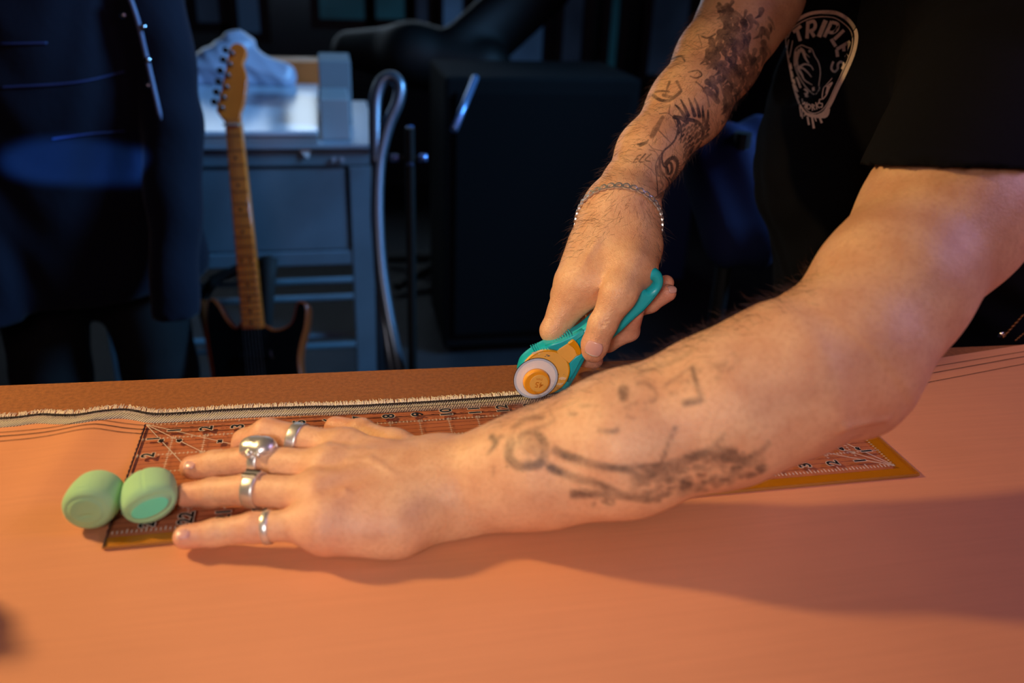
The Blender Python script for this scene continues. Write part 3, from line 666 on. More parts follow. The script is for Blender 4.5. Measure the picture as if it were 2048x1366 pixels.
# ------------------------------------------------------------ tattoos: ink strokes laid on the skin
pr = proj(V); fr_ = front(V, N); ink = np.zeros(len(V))
def paint(strokes, sel, soft, amt=1.):
    ids = np.flatnonzero(sel); P = pr[ids,:2]; a_ = np.zeros(len(ids))
    for st in strokes:
        pts, w0, w1, k = st
        if len(pts) > 2: pts = [tuple(q) for q in smooth_line(pts, 3)]
        n = len(pts)-1
        lo = np.min(pts, 0)-max(w0,w1)-soft*2; hi = np.max(pts, 0)+max(w0,w1)+soft*2
        m = np.flatnonzero(((P > lo) & (P < hi)).all(1)); Q = P[m]
        if not len(m): continue
        best = np.zeros(len(m))
        for i in range(n):
            a, b = np.array(pts[i], float), np.array(pts[i+1], float); ab = b-a; t = np.clip(((Q-a)@ab)/max(ab@ab,1e-9), 0, 1)
            dd = np.linalg.norm(Q-a-t[:,None]*ab, axis=1); w = (w0+(w1-w0)*(i+t)/n)/2
            best = np.maximum(best, np.clip(.5-(dd-w)/soft, 0, 1)*k)
        a_[m] = np.maximum(a_[m], best)
    ink[ids] = np.maximum(ink[ids], a_*amt)
S = []
z5 = lambda L: [(1240+x/5.69, 180+y/5.69) for x, y in L]
def s5(L, w0, w1=None, k=1.):
    w1 = w0 if w1 is None else w1; w0 = w0*1.3+2; w1 = w1*1.3+2; S.append((z5(L), w0/5.69, (w0 if w1 is None else w1)/5.69, k))
for L in ([(690,110),(735,190),(775,290)], [(780,95),(815,180),(850,290)], [(850,100),(885,190),(905,300)], [(940,180),(945,260),(955,350)], [(630,170),(680,220),(735,300)], [(1000,230),(1000,320),(975,400)], [(640,300),(700,330),(760,370)]):
    s5(L, 10, 34); 
s5([(620,310),(700,320),(800,340),(890,370),(945,450),(935,560)], 38, 26)
r5 = random.Random(3)
for i in range(10):
    for j in range(8):
        x = 665+j*46+i*6+r5.uniform(-12,12); y = 400+i*50+(j % 2)*24+r5.uniform(-10,10)
        if x > 1010-max(0,(y-500)*.55) or (x < 720 and y > 560) or y > 900-(960-x)*.2: continue
        L = 46*r5.uniform(.8,1.2); s5([(x+12,y-L/2),(x-4,y),(x-20,y+L/2)], 26*r5.uniform(.6,1.1), 5, .96)
for q in [(740,740),(760,830),(770,900),(850,780),(800,700)]: s5([q,(q[0]-25,q[1]+42)], 34, 5)
s5([(640,310),(662,400),(650,500),(620,575),(560,640),(500,690),(475,760),(490,850),(520,880)], 13, 16)
s5([(650,310),(690,400),(700,500),(690,600)], 20, 8)
s5([(500,690),(440,770),(405,860),(415,980),(425,1080),(430,1190)], 7, 9)
s5([(455,770),(450,850),(470,930),(500,960)], 20, 24, .85); s5([(420,870),(425,960),(450,980)], 24, 10, .8)
for a in range(0, 360, 14): s5([(560+34*math.cos(math.radians(a)), 890+66*math.sin(math.radians(a))), (560+34*math.cos(math.radians(a+15)), 890+66*math.sin(math.radians(a+15)))], 22, 22, .9)
s5([(535,885),(545,930)], 22, 22, 1); s5([(520,840),(560,790),(620,770),(655,830),(640,930),(600,1010)], 34, 20, .85)
for a in range(-80, 90, 11):
    ca, sa = math.cos(math.radians(a)), math.sin(math.radians(a)); s5([(575+75*ca,900+115*sa),(575+118*ca,900+165*sa)], 8, 4)
s5([(480,960),(530,1000),(560,1060),(540,1120),(490,1160),(440,1195),(405,1225)], 9, 12); s5([(560,1000),(600,1060),(560,1120),(480,1190),(430,1230)], 16, 12, .8)
s5([(450,1040),(490,1080),(470,1130),(435,1150)], 22, 8, .6); s5([(700,930),(640,1030),(560,1140),(470,1215)], 18, 10, .6)
for L in ([(205,748),(150,825)], [(205,748),(235,740)], [(178,786),(205,780)], [(150,825),(185,820)], [(290,728),(215,812),(268,818)], [(355,728),(285,795),(340,812)]): s5(L, 9, 9, .8)
s5([(485,310),(450,370),(415,440)], 30, 44, .62); s5([(400,450),(365,525)], 52, 40, .66); s5([(440,200),(560,190)], 10, 6, .5)
for L, w in (([(450,270),(540,262),(600,310),(645,400)],5), ([(440,460),(510,530),(575,600)],6), ([(330,620),(380,670),(480,692)],6), ([(200,620),(300,590),(320,570)],14), ([(230,630),(300,600)],26), ([(330,680),(400,700),(430,740)],5), ([(270,840),(350,900),(400,970)],4), ([(570,170),(560,270),(620,310)],6), ([(380,60),(450,110),(560,120),(690,20)],30), ([(400,20),(470,10),(560,20)],16), ([(980,0),(1060,60),(1110,130)],60), ([(1180,0),(1190,60)],36)):
    s5(L, w, w*.8, .85)
z9 = lambda L: [(1080+x/2.627, y/2.627) for x, y in L]
def s9(L, w0, w1=None, k=.95): S.append((z9(L), w0/2.627, (w0 if w1 is None else w1)/2.627, k))
s9([(780,380),(830,370),(850,395),(820,410),(790,400)], 7); s9([(880,430),(930,470),(925,530)], 34, 8)
ru = random.Random(5)
for cx, cy_, sx, sy, n_ in ((1010,330,110,150,46),(1060,480,90,110,34),(940,300,80,40,14),(1010,150,80,60,18),(980,40,50,30,10),(1130,250,80,200,36)):
    for i in range(n_):
        x, y = cx+ru.uniform(-sx,sx), cy_+ru.uniform(-sy,sy); a = ru.uniform(.6,2.2); L = ru.uniform(30,90)
        s9([(x,y),(x+L*.5*math.cos(a)+ru.uniform(-10,10),y+L*.5*math.sin(a)),(x+L*math.cos(a+.4),y+L*math.sin(a+.4))], ru.uniform(14,46), 4, ru.uniform(.7,.95))
s9([(820,430),(870,480),(890,560)], 7); s9([(940,20),(970,60),(940,60)], 18)
s9([(690,310),(740,295),(760,320)], 10); s9([(650,500),(700,510),(740,480)], 20, 10, .7); s9([(680,430),(660,490)], 14, 8, .7); s9([(720,430),(745,480)], 16, 8, .7)
s9([(830,180),(850,250),(800,230)], 4, 4, .6); s9([(760,230),(820,260),(880,240)], 4, 4, .6); s9([(850,190),(880,200),(920,180)], 9)
R_ = fr_ & (pr[:,2] > .80) & (pr[:,0] > 1150) & (pr[:,1] < 430)
paint(S, R_, 1.6, .95)
S = []
z7 = lambda L: [(800+x/2.926, 650+y/2.926) for x, y in L]
def s7(L, w0, w1=None, k=.75): S.append((z7(L), w0*1.15/2.926, (w0 if w1 is None else w1)*1.15/2.926, min(1, k*1.3)))
s7([(650,690),(640,770),(690,820),(760,825),(830,800),(850,700),(800,640)], 50, 46, .62); s7([(700,690),(720,640),(790,620)], 30, 30, .5); s7([(730,690),(800,720)], 70, 70, .25)
s7([(540,660),(560,690),(520,750)], 40, 12, .6); s7([(600,650),(560,670)], 16, 10, .5); s7([(660,600),(740,550),(830,540)], 22, 30, .45); s7([(770,620),(900,560),(880,520)], 24, 10, .4); s7([(550,830),(545,880)], 12, 10, .3)
s7([(910,735),(960,760),(1080,800),(1200,830),(1330,850),(1430,900)], 50, 34, .62); s7([(1200,830),(1400,830),(1540,815)], 18, 30, .6); s7([(880,835),(960,870),(1060,905),(1160,930),(1280,980)], 46, 30, .68)
s7([(1020,990),(1100,985),(1200,985),(1320,1000),(1450,1020)], 50, 40, .62); s7([(1190,1030),(1230,1050),(1250,1030),(1210,1020)], 18, 18, .6); s7([(1130,1060),(1150,1020)], 14, 10, .4)
rr = random.Random(11)
for i in range(34):
    x, y = 740+rr.uniform(-110,120), 715+rr.uniform(-80,110); s7([(x,y),(x+rr.uniform(-30,30),y+rr.uniform(-30,30))], rr.uniform(12,34), 10, rr.uniform(.2,.5))
for i in range(40):
    x = rr.uniform(1150,2000); y = 560-(x-1150)*.42+rr.uniform(-60,60); s7([(x,y),(x+rr.uniform(-40,40),y+rr.uniform(-20,20))], rr.uniform(8,28), 8, rr.uniform(.12,.32))
for i in range(110):
    x = rr.uniform(1330,2120); y = 960-(x-1380)*.22+rr.uniform(-70,80); a = rr.uniform(-.5,.5)-.25; L = rr.uniform(15,60)
    s7([(x,y),(x+L*math.cos(a),y+L*math.sin(a))], rr.uniform(18,46), rr.uniform(8,30), rr.uniform(.35,.66))
s7([(1450,880),(1650,800),(1800,750),(1950,740)], 60, 50, .6); s7([(1610,605),(1590,650),(1525,815)], 26, 14, .6); s7([(1900,640),(1800,770)], 18, 60, .45); s7([(1850,760),(2040,790),(2160,690)], 60, 22, .55)
s7([(1710,250),(1735,340),(1765,440)], 22, 24, .65); s7([(1670,455),(1750,440)], 40, 36, .65); s7([(1310,385),(1310,420)], 60, 50, .55); s7([(1170,615),(1230,625),(1270,615)], 24, 28, .5)
s7([(1390,340),(1440,340),(1500,400),(1480,450)], 26, 20, .35); s7([(1560,350),(1600,320),(1700,250)], 20, 16, .35); s7([(1840,240),(1900,235)], 30, 20, .3); s7([(1060,470),(1160,470)], 20, 10, .3); s7([(1000,520),(1030,520)], 24, 18, .4); s7([(1400,280),(1560,230),(1700,160)], 16, 30, .3)
L_ = fr_ & (pr[:,2] < .72) & (pr[:,0] > 900)
paint(S, L_, 7, .9)
# flush: redder fingertips, knuckles and elbow
flush = np.zeros(len(V))
for c_, r_, k_ in [(pk[3],.016,.8),(rg[3],.016,.6),(md[3],.016,.7),(ix[3],.018,.6),(th[3],.018,.6),(rth[4],.02,.5),(rmd[4],.02,1.),(rmd[3],.016,.9),(rrg[4],.022,1.),(rrg[3],.018,.8),(rpk[3],.02,1.),(rix[3],.016,.9),
                   (pk[1],.013,.6),(rg[1],.013,.4),(md[1],.013,.4),(ix[1],.014,.5),(lf[6]+np.array([0,-.03,-.03]),.06,.5),(pk[0],.03,.4)]:
    flush = np.maximum(flush, k_*np.exp(-(np.linalg.norm(V-c_, axis=1)/r_)**2*.7))
for nm, arr in (('ink', ink), ('flush', flush)):
    at_ = me.attributes.new(nm, 'FLOAT', 'POINT'); at_.data.foreach_set('value', arr.astype(np.float32)[:len(me.vertices)])
ms = bpy.data.materials.new('skin'); ms.use_nodes = True; nt = ms.node_tree; b = nt.nodes['Principled BSDF']; ln = nt.links.new
def node(t, **kw):
    n = nt.nodes.new(t)
    for k, v in kw.items(): setattr(n, k, v)
    return n
def mixc(f, a, b2, mode='MIX'):
    m = node('ShaderNodeMix', data_type='RGBA', blend_type=mode)
    for s, v in ((0,f),(6,a),(7,b2)):
        if hasattr(v, 'is_linked') or isinstance(v, bpy.types.NodeSocket): ln(v, m.inputs[s])
        else: m.inputs[s].default_value = v
    return m.outputs[2]
tc = node('ShaderNodeTexCoord')
def noise(sc, det=4):
    n = node('ShaderNodeTexNoise'); n.inputs['Scale'].default_value = sc; n.inputs['Detail'].default_value = det; ln(tc.outputs['Object'], n.inputs['Vector']); return n.outputs['Fac']
def rampf(s, a, b2, c=0, d=1):
    n = node('ShaderNodeMapRange'); n.inputs[1].default_value = a; n.inputs[2].default_value = b2; n.inputs[3].default_value = c; n.inputs[4].default_value = d; ln(s, n.inputs[0]); return n.outputs[0]
col = mixc(rampf(noise(38), .35, .65), lin(238,190,148), lin(222,167,128))
col = mixc(rampf(noise(300, 2), .45, .7, 0, .35), col, lin(204,142,106))
fl = node('ShaderNodeAttribute', attribute_name='flush'); fm = node('ShaderNodeMath', operation='MULTIPLY'); ln(fl.outputs['Fac'], fm.inputs[0]); fm.inputs[1].default_value = .5
col = mixc(fm.outputs[0], col, lin(222,128,120))
ik = node('ShaderNodeAttribute', attribute_name='ink'); im = node('ShaderNodeMath', operation='MULTIPLY'); ln(ik.outputs['Fac'], im.inputs[0]); mm_ = node('ShaderNodeMath', operation='MULTIPLY'); ln(rampf(noise(900, 2), .25, .55, .8, 1), mm_.inputs[0]); ln(rampf(noise(75, 3), .36, .62, .58, 1.05), mm_.inputs[1]); ln(mm_.outputs[0], im.inputs[1])
col = mixc(im.outputs[0], col, lin(40,36,42))
ln(col, b.inputs['Base Color']); b.inputs['Roughness'].default_value = .42; b.inputs['Subsurface Weight'].default_value = .12; b.inputs['Subsurface Radius'].default_value = (.010,.004,.002); b.inputs['Subsurface Scale'].default_value = .5; b.inputs['Specular IOR Level'].default_value = .42
bp = node('ShaderNodeBump'); bp.inputs['Distance'].default_value = .00035; bp.inputs['Strength'].default_value = .7
v1 = node('ShaderNodeTexVoronoi'); v1.inputs['Scale'].default_value = 850; ln(tc.outputs['Object'], v1.inputs['Vector']); ad = node('ShaderNodeMath', operation='ADD'); ln(v1.outputs['Distance'], ad.inputs[0]); ln(noise(160, 5), ad.inputs[1]); ln(ad.outputs[0], bp.inputs['Height']); ln(bp.outputs[0], b.inputs['Normal'])
body = link('body', me, ms, person)
bvh_body = BVHTree.FromPolygons([tuple(v) for v in V], [tuple(map(int,t)) for t in T])
# fingernails
M_nail = mat('fingernail', lin(222,170,160), .25, spec=.6); M_tip = mat('nail_edge', lin(236,222,210), .3)
def nail(px, py, axis, w, l, nrm=None, name='fingernail'):
    r = Vector(ray(px, py)); hit, n, i, dd = bvh_body.ray_cast(Vector(CP), r.normalized())
    if hit is None: return
    n = Vector(nrm) if nrm is not None else n
    a = Vector(axis); a = (a-n*a.dot(n)).normalized(); s = n.cross(a); vs = []; fs = []; A = 11; C = 9
    for i in range(A):
        for j in range(C):
            u = i/(A-1)*2-1; v = j/(C-1)*2-1; e = (abs(u)**3.2); ww = w/2*(1-.28*e); ll = l/2*(1-.10*abs(v)**2)
            p = hit+a*(u*ll)+s*(v*ww)+n*(.0007-.0016*(v*v)-.0006*u*u); vs.append(p)
    for i in range(A-1):
        for j in range(C-1): fs.append((i*C+j, i*C+j+1, (i+1)*C+j+1, (i+1)*C+j))
    o = link(name, meshof(vs, fs), M_nail, body); o.data.materials.append(M_tip)
    for p in o.data.polygons:
        if p.index//(C-1) >= A-2: p.material_index = 1
    md_ = o.modifiers.new('s','SOLIDIFY'); md_.thickness = .0006; md_.offset = -.2
nail(1187,698, (rth[4]-rth[2]), .0160, .0140)
nail(366,1066, (pk[3]-pk[2]), .0090, .0085, (-.15,-.25,.95)); nail(381,927, (md[3]-md[2]), .0100, .009, (-.2,-.1,.97))
nail(1283,616, (rmd[4]-rmd[3]), .008, .009); nail(1345,578, (rrg[4]-rrg[3]), .008, .009)
# arm hair
def hairs(n, test, length, name, seed):
    r = np.random.default_rng(seed); tri = V[T]; ce = tri.mean(1); pc = proj(ce); ar = np.linalg.norm(np.cross(tri[:,1]-tri[:,0], tri[:,2]-tri[:,0]), axis=1)
    w = ar*test(ce, pc, N[T[:,0]]); w /= w.sum(); ids = r.choice(len(T), n, p=w); vs = []; fs = []
    for i in ids:
        p = ce[i]; nn = N[T[i,0]]; fl_ = hair_dir(p, pc[i]); d = fl_-nn*(fl_@nn); d /= max(np.linalg.norm(d),1e-6); d = d+r.normal(0,.35,3); L = length*r.uniform(.5,1.3)
        a = p; b_ = p+nn*L*.28+d*L*.5; c_ = p+nn*L*.30+d*L; s = np.cross(ray(pc[i,0],pc[i,1]), d); s = s/max(np.linalg.norm(s),1e-6)*.00007; k = len(vs)
        vs += [a-s, a+s, b_+s, b_-s, c_]; fs += [(k,k+1,k+2,k+3),(k+3,k+2,k+4)]
    o = link(name, meshof(vs, fs), mat('arm_hair', lin(58,34,22), .6), body); o['kind'] = 'stuff'
hair_dir = lambda p, q: np.array([-.3,.2,-.9]) if q[2] > .78 else np.array([-.75,.1,.5])
hairs(2600, lambda c, q, n: ((q[:,0] > 1100) & (q[:,0] < 1500) & (q[:,1] > 20) & (q[:,1] < 520) & (q[:,2] > .79))*(1.0*(((c-CP)*n).sum(1) < .25)), .0085, 'arm_hair', 1)
hairs(2200, lambda c, q, n: ((q[:,0] > 1000) & (q[:,0] < 1640) & (q[:,1] > 520) & (q[:,2] < .70))*np.clip(n[:,1]*.8+n[:,2]*.5-.2, 0, 1), .011, 'arm_hair', 2)
# head hair
H = Field(); H.base = [Cone(HD+np.array([.0,.0,.03]), HD+np.array([-.045,-.025,.065]), .090, .090, .02)]
H.post = lambda p, d: np.maximum(d, (p-(HC+fd*.045))@(fd*.9+fu*-.35))
Vh, Th = surface(H, HD-.14, HD+.16, .006); link('hair', fastmesh(Vh, Th), mat('dark_hair', lin(34,22,16), .6, bump=.004, bscale=120), person)
for s_ in (-1, 1): 
    bm = bmesh.new(); bmesh.ops.create_uvsphere(bm, u_segments=16, v_segments=10, radius=.0115, matrix=Matrix.Translation(Vector(HC+fd*.083+fu*.018+fs*s_*.033))); me_ = bpy.data.meshes.new('eye'); bm.to_mesh(me_); bm.free()
    link('eye', me_, mat('eye_white', lin(220,214,205), .2), person)
# ============================================================ T-shirt
S_ = Field()
hemP = D(1890,334,.672); hemN = np.cross(ray(1890,334), CR[:,0]+CR[:,1]*-.03); hemN /= np.linalg.norm(hemN); hemN = hemN if hemN[2] > 0 else -hemN
S_.base = [Cone(np.array([.965,.320,-.03]), np.array([.900,.290,.16]), .190, .190, .06), Cone(np.array([.900,.290,.16]), CH, .190, .180, .06), Cone(CH, np.array([.84,.15,.36]), .13, .11, .05), Cone(CH, NK-np.array([0,0,.03]), .14, .085, .05),
          Cone(CH, RS, .13, .095, .06), Cone(RS, rf[-1]+np.array([.015,.02,.03]), .095, .078, .04), Cone(CH, LS, .13, .095, .06), Cone(LS, D(1872,450,.668), .090, .0710, .04)]
def spost(p, d):
    sl = (p-hemP)@hemN; near = np.linalg.norm(p-D(1880,440,.67), axis=1) < .23
    w = .0022*np.sin(p[:,0]*55+p[:,2]*90+3*np.sin(p[:,1]*30))*np.sin(p[:,2]*37+p[:,1]*61)+.0035*np.sin(p[:,2]*33-p[:,0]*24+p[:,1]*18)
    d = d+w*np.clip((np.linalg.norm(p-D(1640,130,1.0), axis=1)-.10)/.05, .06, 1)*np.clip((np.linalg.norm(p-hemP, axis=1)-.08)/.08, .12, 1)
    d = np.where(near & (p[:,1] < .075), np.maximum(d, -sl), d)
    hemR = (p-rf[-1])@((RS-rf[-1])/np.linalg.norm(RS-rf[-1]))                  # right sleeve ends at the elbow
    d = np.where((np.linalg.norm(p-rf[-1], axis=1) < .13) & (p[:,0] < .74), np.maximum(d, -hemR+.004), d)
    return np.maximum(d, -.13-p[:,2])
S_.post = spost
Vs, Ts = surface(S_, (.42,-.22,-.16), (1.30,.65,.64), .0045); Vs = snap(S_, Vs, 1, .002)
M_shirt = mat('black_cotton', lin(8,8,12), .95, spec=.15, noise=.15, nscale=300, bump=.0003, bscale=1200)
shirt = link('t_shirt', fastmesh(Vs, Ts), M_shirt, person, label='black T-shirt with a cream screen-printed emblem')
bvh_s = BVHTree.FromPolygons([tuple(v) for v in Vs], [tuple(map(int,t)) for t in Ts])
mb = MB(); pts = []
for a in np.linspace(0, 2*math.pi, 60, endpoint=False): pass
# trousers, belt, shoes
P_ = Field(); kn1 = np.array([.98,.22,-.42]); kn2 = np.array([1.16,.42,-.42]); ft1 = np.array([1.0,.24,FL+.07]); ft2 = np.array([1.2,.45,FL+.07])
P_.base = [Cone(PV+np.array([0,0,.05]), PV-np.array([0,0,.08]), .160, .165, .05), Cone(PV+np.array([-.06,-.05,-.08]), kn1, .105, .075, .03), Cone(kn1, ft1, .075, .062, .03), Cone(PV+np.array([.08,.06,-.08]), kn2, .105, .075, .03), Cone(kn2, ft2, .075, .062, .03)]
P_.post = lambda p, d: np.maximum(np.maximum(d+.003*np.sin(p[:,2]*60+4*np.sin(p[:,0]*25)), p[:,2]-.02), FL+.05-p[:,2])
Vp, Tp = surface(P_, (.78,.02,FL), (1.36,.66,.06), .009); trs = link('trousers', fastmesh(Vp, Tp), mat('dark_blue_denim', lin(22,26,44), .85, noise=.2, nscale=200, bump=.0004, bscale=800), person)
for ft in (ft1, ft2):
    s = Field(); s.base = [Cone(ft+np.array([.02,.02,-.03]), ft+np.array([-.15,-.06,-.045]), .042, .036, .03)]; s.post = lambda p, d: np.maximum(d, FL+.012-p[:,2])
    v_, t_ = surface(s, ft-.26, ft+.12, .007); link('shoe', fastmesh(v_, t_), mat('black_leather', lin(16,15,15), .4), person)
    MB().box((ft[0]-.065, ft[1]-.02, FL+.008), (.25,.08,.016), Matrix.Rotation(.38,3,'Z'), .004).obj('sole', mat('rubber_sole', lin(60,58,56), .8), person)
# belt chain with a bright clip
ch = MB(); 
for k, (a, b_) in enumerate([((2005,676),(2048,628)),((2030,682),(2062,655))]):
    A = D(*a, .97); C_ = D(*b_, 1.0); 
    for j in range(14):
        t0 = j/14; p = A+(C_-A)*t0; q = A+(C_-A)*(t0+.055); ch.tube([p,(p+q)/2+np.array([0,0,.001*(-1)**j]),q], .0013 if k == 0 else .0009, 6)
ch.obj('belt_chain', mat('brass', lin(150,100,50), .35, .9), trs, True); MB().tube([D(1996,673,.97),D(2006,664,.965)], [.002,.0036], 8).obj('belt_clip', mat('chrome', lin(220,222,228), .12, 1.), trs, True)
# ============================================================ emblem on the shirt
M_print = mat('cream_screen_print', lin(250,228,205), .85, noise=.1, nscale=500)
def z3(x, y): return (1530+x/5.06, y/5.06)
def onshirt(x, y, off=.0006):
    r = Vector(ray(x, y)).normalized(); hit, n, i, d = bvh_s.ray_cast(Vector(CP), r)
    if hit is None: hit = Vector(D(x, y, 1.0))
    return np.array(hit-r*off)
EM = {}
def stroke(key, pts, w, closed=False, sm=True):
    P = smooth_line(pts, 6, closed) if sm else np.concatenate([np.linspace(pts[i], pts[i+1], 5)[:-1] for i in range(len(pts)-1)]+[np.array([pts[-1]], float)])
    if closed: P = np.vstack([P, P[:1]])
    mb = EM.setdefault(key, MB()); vs = []; ww = w if hasattr(w, '__len__') else (w, w)
    for i, p in enumerate(P):
        t = (P[(i+1) % (len(P)-1)]-P[i-1]) if closed and i in (0, len(P)-1) else P[min(i+1,len(P)-1)]-P[max(i-1,0)]
        if closed and i in (0, len(P)-1): t = P[1]-P[-2]
        t = t/max(np.linalg.norm(t),1e-6); n = np.array([-t[1],t[0]])*(ww[0]+(ww[1]-ww[0])*i/(len(P)-1))/2; vs += [onshirt(*z3(*(p-n))), onshirt(*z3(*(p+n)))]
    mb.add(vs, [(2*i,2*i+2,2*i+3,2*i+1) for i in range(len(P)-1)])
fr = [(580,122),(720,132),(840,200),(915,310),(920,430),(880,580),(800,760),(730,900),(670,1030),(600,1140),(520,1180),(440,1165),(370,1090),(320,980),(285,850),(255,700),(225,540),(208,400),(240,280),(330,200),(450,140)]
stroke('frame', fr[:9]+fr[9:11], 38); stroke('frame', [fr[-3],fr[-2],fr[-1],fr[0],fr[1]], 34); stroke('frame', [fr[17],fr[18]], 16, sm=False); stroke('frame', fr[10:18], (26,10))
inn = [(580,168),(700,180),(800,240),(870,320),(885,430),(850,570),(770,750),(700,900),(640,1030),(580,1110),(510,1145),(440,1130),(395,1075)]
stroke('frame', inn, 9); stroke('frame', [(580,168),(460,185),(350,235),(270,300),(230,380)], 10)
W_ = 40
for key, L in {'T':[[(285,325),(365,262)],[(322,296),(358,415)]], 'R':[[(425,390),(435,215)],[(435,232),(490,215),(510,255),(490,300),(432,318)],[(460,310),(500,372)]], 'I':[[(615,205),(545,372)]],
               'P':[[(675,215),(600,375)],[(675,225),(735,245),(728,300),(680,330),(632,318)]], 'L':[[(800,305),(700,400)],[(670,395),(715,470)]], 'E':[[(862,420),(725,500)],[(725,500),(735,575)],[(795,465),(800,520)],[(855,430),(850,520)]],
               'apostrophe':[[(838,555),(812,582)]]}.items():
    for l in L: stroke('letter_'+key, l, 34 if key in 'TRPLE' else (46 if key == 'I' else 28), sm=len(l) > 2)
stroke('letter_S', [(692,622),(672,690),(700,726),(735,700),(738,650),(768,625),(797,650),(778,700)], 23)
# dark cartoon-free motif: a flamed teardrop outline
stroke('motif', [(370,455),(430,480),(475,500),(500,560),(545,640),(560,740),(545,860),(550,900),(505,955),(440,910),(370,820),(315,710),(295,620),(310,500),(370,455)], 10)
stroke('motif', [(350,500),(320,600),(330,680),(400,650),(460,665),(490,710)], (34,8)); stroke('motif', [(350,500),(385,520),(410,590),(445,640)], (50,8)); stroke('motif', [(335,690),(380,690),(430,730),(470,780)], (26,8))
stroke('motif', [(335,700),(370,750),(400,810),(480,860)], (30,6)); stroke('motif', [(315,520),(320,640),(340,700)], (30,30)); stroke('motif', [(450,505),(456,530)], 26, sm=False); stroke('motif', [(410,540),(450,580)], 6, sm=False); stroke('motif', [(488,880),(490,920)], 26, sm=False)
stroke('flame', [(680,790),(620,860),(590,900),(580,1000),(620,960),(650,890),(680,835),(620,880)], (8,16)); stroke('flame', [(640,870),(620,950)], 22, sm=False); stroke('flame', [(240,400),(225,500),(245,580),(280,410)], 9)
for q in ([(255,640),(265,700)],[(265,720),(280,780)],[(290,800),(300,850)],[(320,780),(350,860)],[(340,830),(360,890)],[(300,860),(330,930)],[(310,940),(340,990)],[(395,900),(430,930),(410,980)],[(400,940),(435,980)]): stroke('small_lettering', q, 20, sm=len(q) > 2)
for key, L in {'W':[[(375,1000),(385,1060)],[(385,1060),(400,1030)],[(400,1030),(415,1090)],[(415,1090),(425,1035)]], 'O':[[(440,1050),(425,1085),(445,1105),(462,1075),(440,1050)]], 'R':[[(475,1050),(480,1120)],[(475,1055),(500,1068),(480,1085)],[(485,1085),(508,1112)]],
               'K':[[(515,1035),(525,1108)],[(548,1030),(522,1072)],[(526,1070),(552,1095)]], 'S':[[(575,1005),(550,1010),(555,1045),(580,1050),(575,1085),(555,1080)]]}.items():
    for l in L: stroke('works_'+key, l, 12, sm=len(l) > 2)
stroke('drips', [(350,1080),(365,1180)], 12, sm=False); stroke('drips', [(375,1110),(378,1200)], 10, sm=False); stroke('drips', [(400,1150),(600,1180),(640,1100)], (26,40)); stroke('drips', [(430,1180),(445,1265)], (20,20), sm=False); stroke('drips', [(475,1180),(495,1300)], (20,24), sm=False)
stroke('drips', [(505,1190),(520,1230)], (20,8), sm=False); stroke('drips', [(550,1180),(575,1245)], (22,22), sm=False); stroke('drips', [(400,1160),(395,1180)], 10, sm=False)
emb = EM['frame'].obj('emblem', M_print, shirt, False, 'cream rounded triangular emblem reading TRIPLE\'S and WORKS')
def join_into(keys, name):
    m = MB()
    for k in keys: m.add(EM[k].V, EM[k].F)
    return m.obj(name, M_print, shirt, False)
for k in list(EM):
    if k.startswith('letter_'): EM[k].obj('letter', M_print, shirt, False)
join_into([k for k in EM if k.startswith('works_')], 'lettering'); join_into(['small_lettering'], 'lettering'); join_into(['motif'], 'motif'); join_into(['flame'], 'flame_print'); join_into(['drips'], 'drip_print')
# ============================================================ rings and bracelet
M_silver = mat('silver', lin(232,230,226), .34, .8); M_sdark = mat('tarnished_silver', lin(120,116,112), .35, 1.)
def band(name, c, ax, r, w, t, label, m=None, nrm=up, ov=1.12):
    ax = ax/np.linalg.norm(ax); u = np.cross(ax, up); u /= np.linalg.norm(u); n = np.cross(u, ax); n = n if n[2] > 0 else -n; vs = []; fs = []; K = 48
    prof = [(-w/2,0),(-w/2,t*.7),(-w/3,t),(w/3,t),(w/2,t*.7),(w/2,0)]
    for i in range(K):
        a = 2*math.pi*i/K; d = u*math.cos(a)+n*math.sin(a)
        for s, q in prof: vs.append(c+ax*s+d*(r+q))
    for i in range(K):
        for j in range(6): fs.append((i*6+j, i*6+(j+1)%6, ((i+1)%K)*6+(j+1)%6, ((i+1)%K)*6+j))
    o = link(name, meshof(vs, fs), m or M_silver); tag(o, label, 'ring', 'silver rings on the flat hand'); return o, u, n, ax
o, u, n, ax = band('finger_ring', pk[1]*.80+pk[0]*.20+np.array([0,0,-.0004]), pk[1]-pk[0], .0103, .0050, .0013, 'plain silver band on the little finger of the flat hand')
q = rg[1]*.92+rg[0]*.08
o, u, n, ax = band('finger_ring', q, rg[1]-rg[0], .0118, .0100, .0014, 'wide silver ring with a dark grooved bar on the ring finger of the flat hand')
R_ = np.array([ax, u, n]).T
mb = MB(); mb.box(q+n*.0130+u*.0000, (.0118,.0085,.0026), R_, .0006); mb.obj('bezel', M_silver, o)
mb = MB(); mb.box(q+n*.0145+u*.0026, (.0114,.0012,.0012), R_, .0003); mb.box(q+n*.0145-u*.0030, (.0114,.0012,.0012), R_, .0003); mb.obj('dark_bar', mat('black_enamel', lin(14,13,14), .2), o)
q = md[1]*.93+md[0]*.07
o, u, n, ax = band('finger_ring', q, md[1]-md[0], .0120, .0075, .0016, 'heavy ornate silver skull-like ring on the middle finger of the flat hand')
o['label'] = 'heavy domed silver ring with beaded relief on the middle finger of the flat hand'
F2 = Field(); cc = q+n*.0125; F2.base = [Cone(cc-ax*.004, cc+ax*.005, .0100, .0092, .003, n, 1.4)]
for k in range(9):
    a = 2*math.pi*k/9; e = cc+ax*(.0112*math.cos(a))+u*(.0100*math.sin(a))-n*.0012; F2.base.append(Cone(e, e, .0030, .0030, .0009))
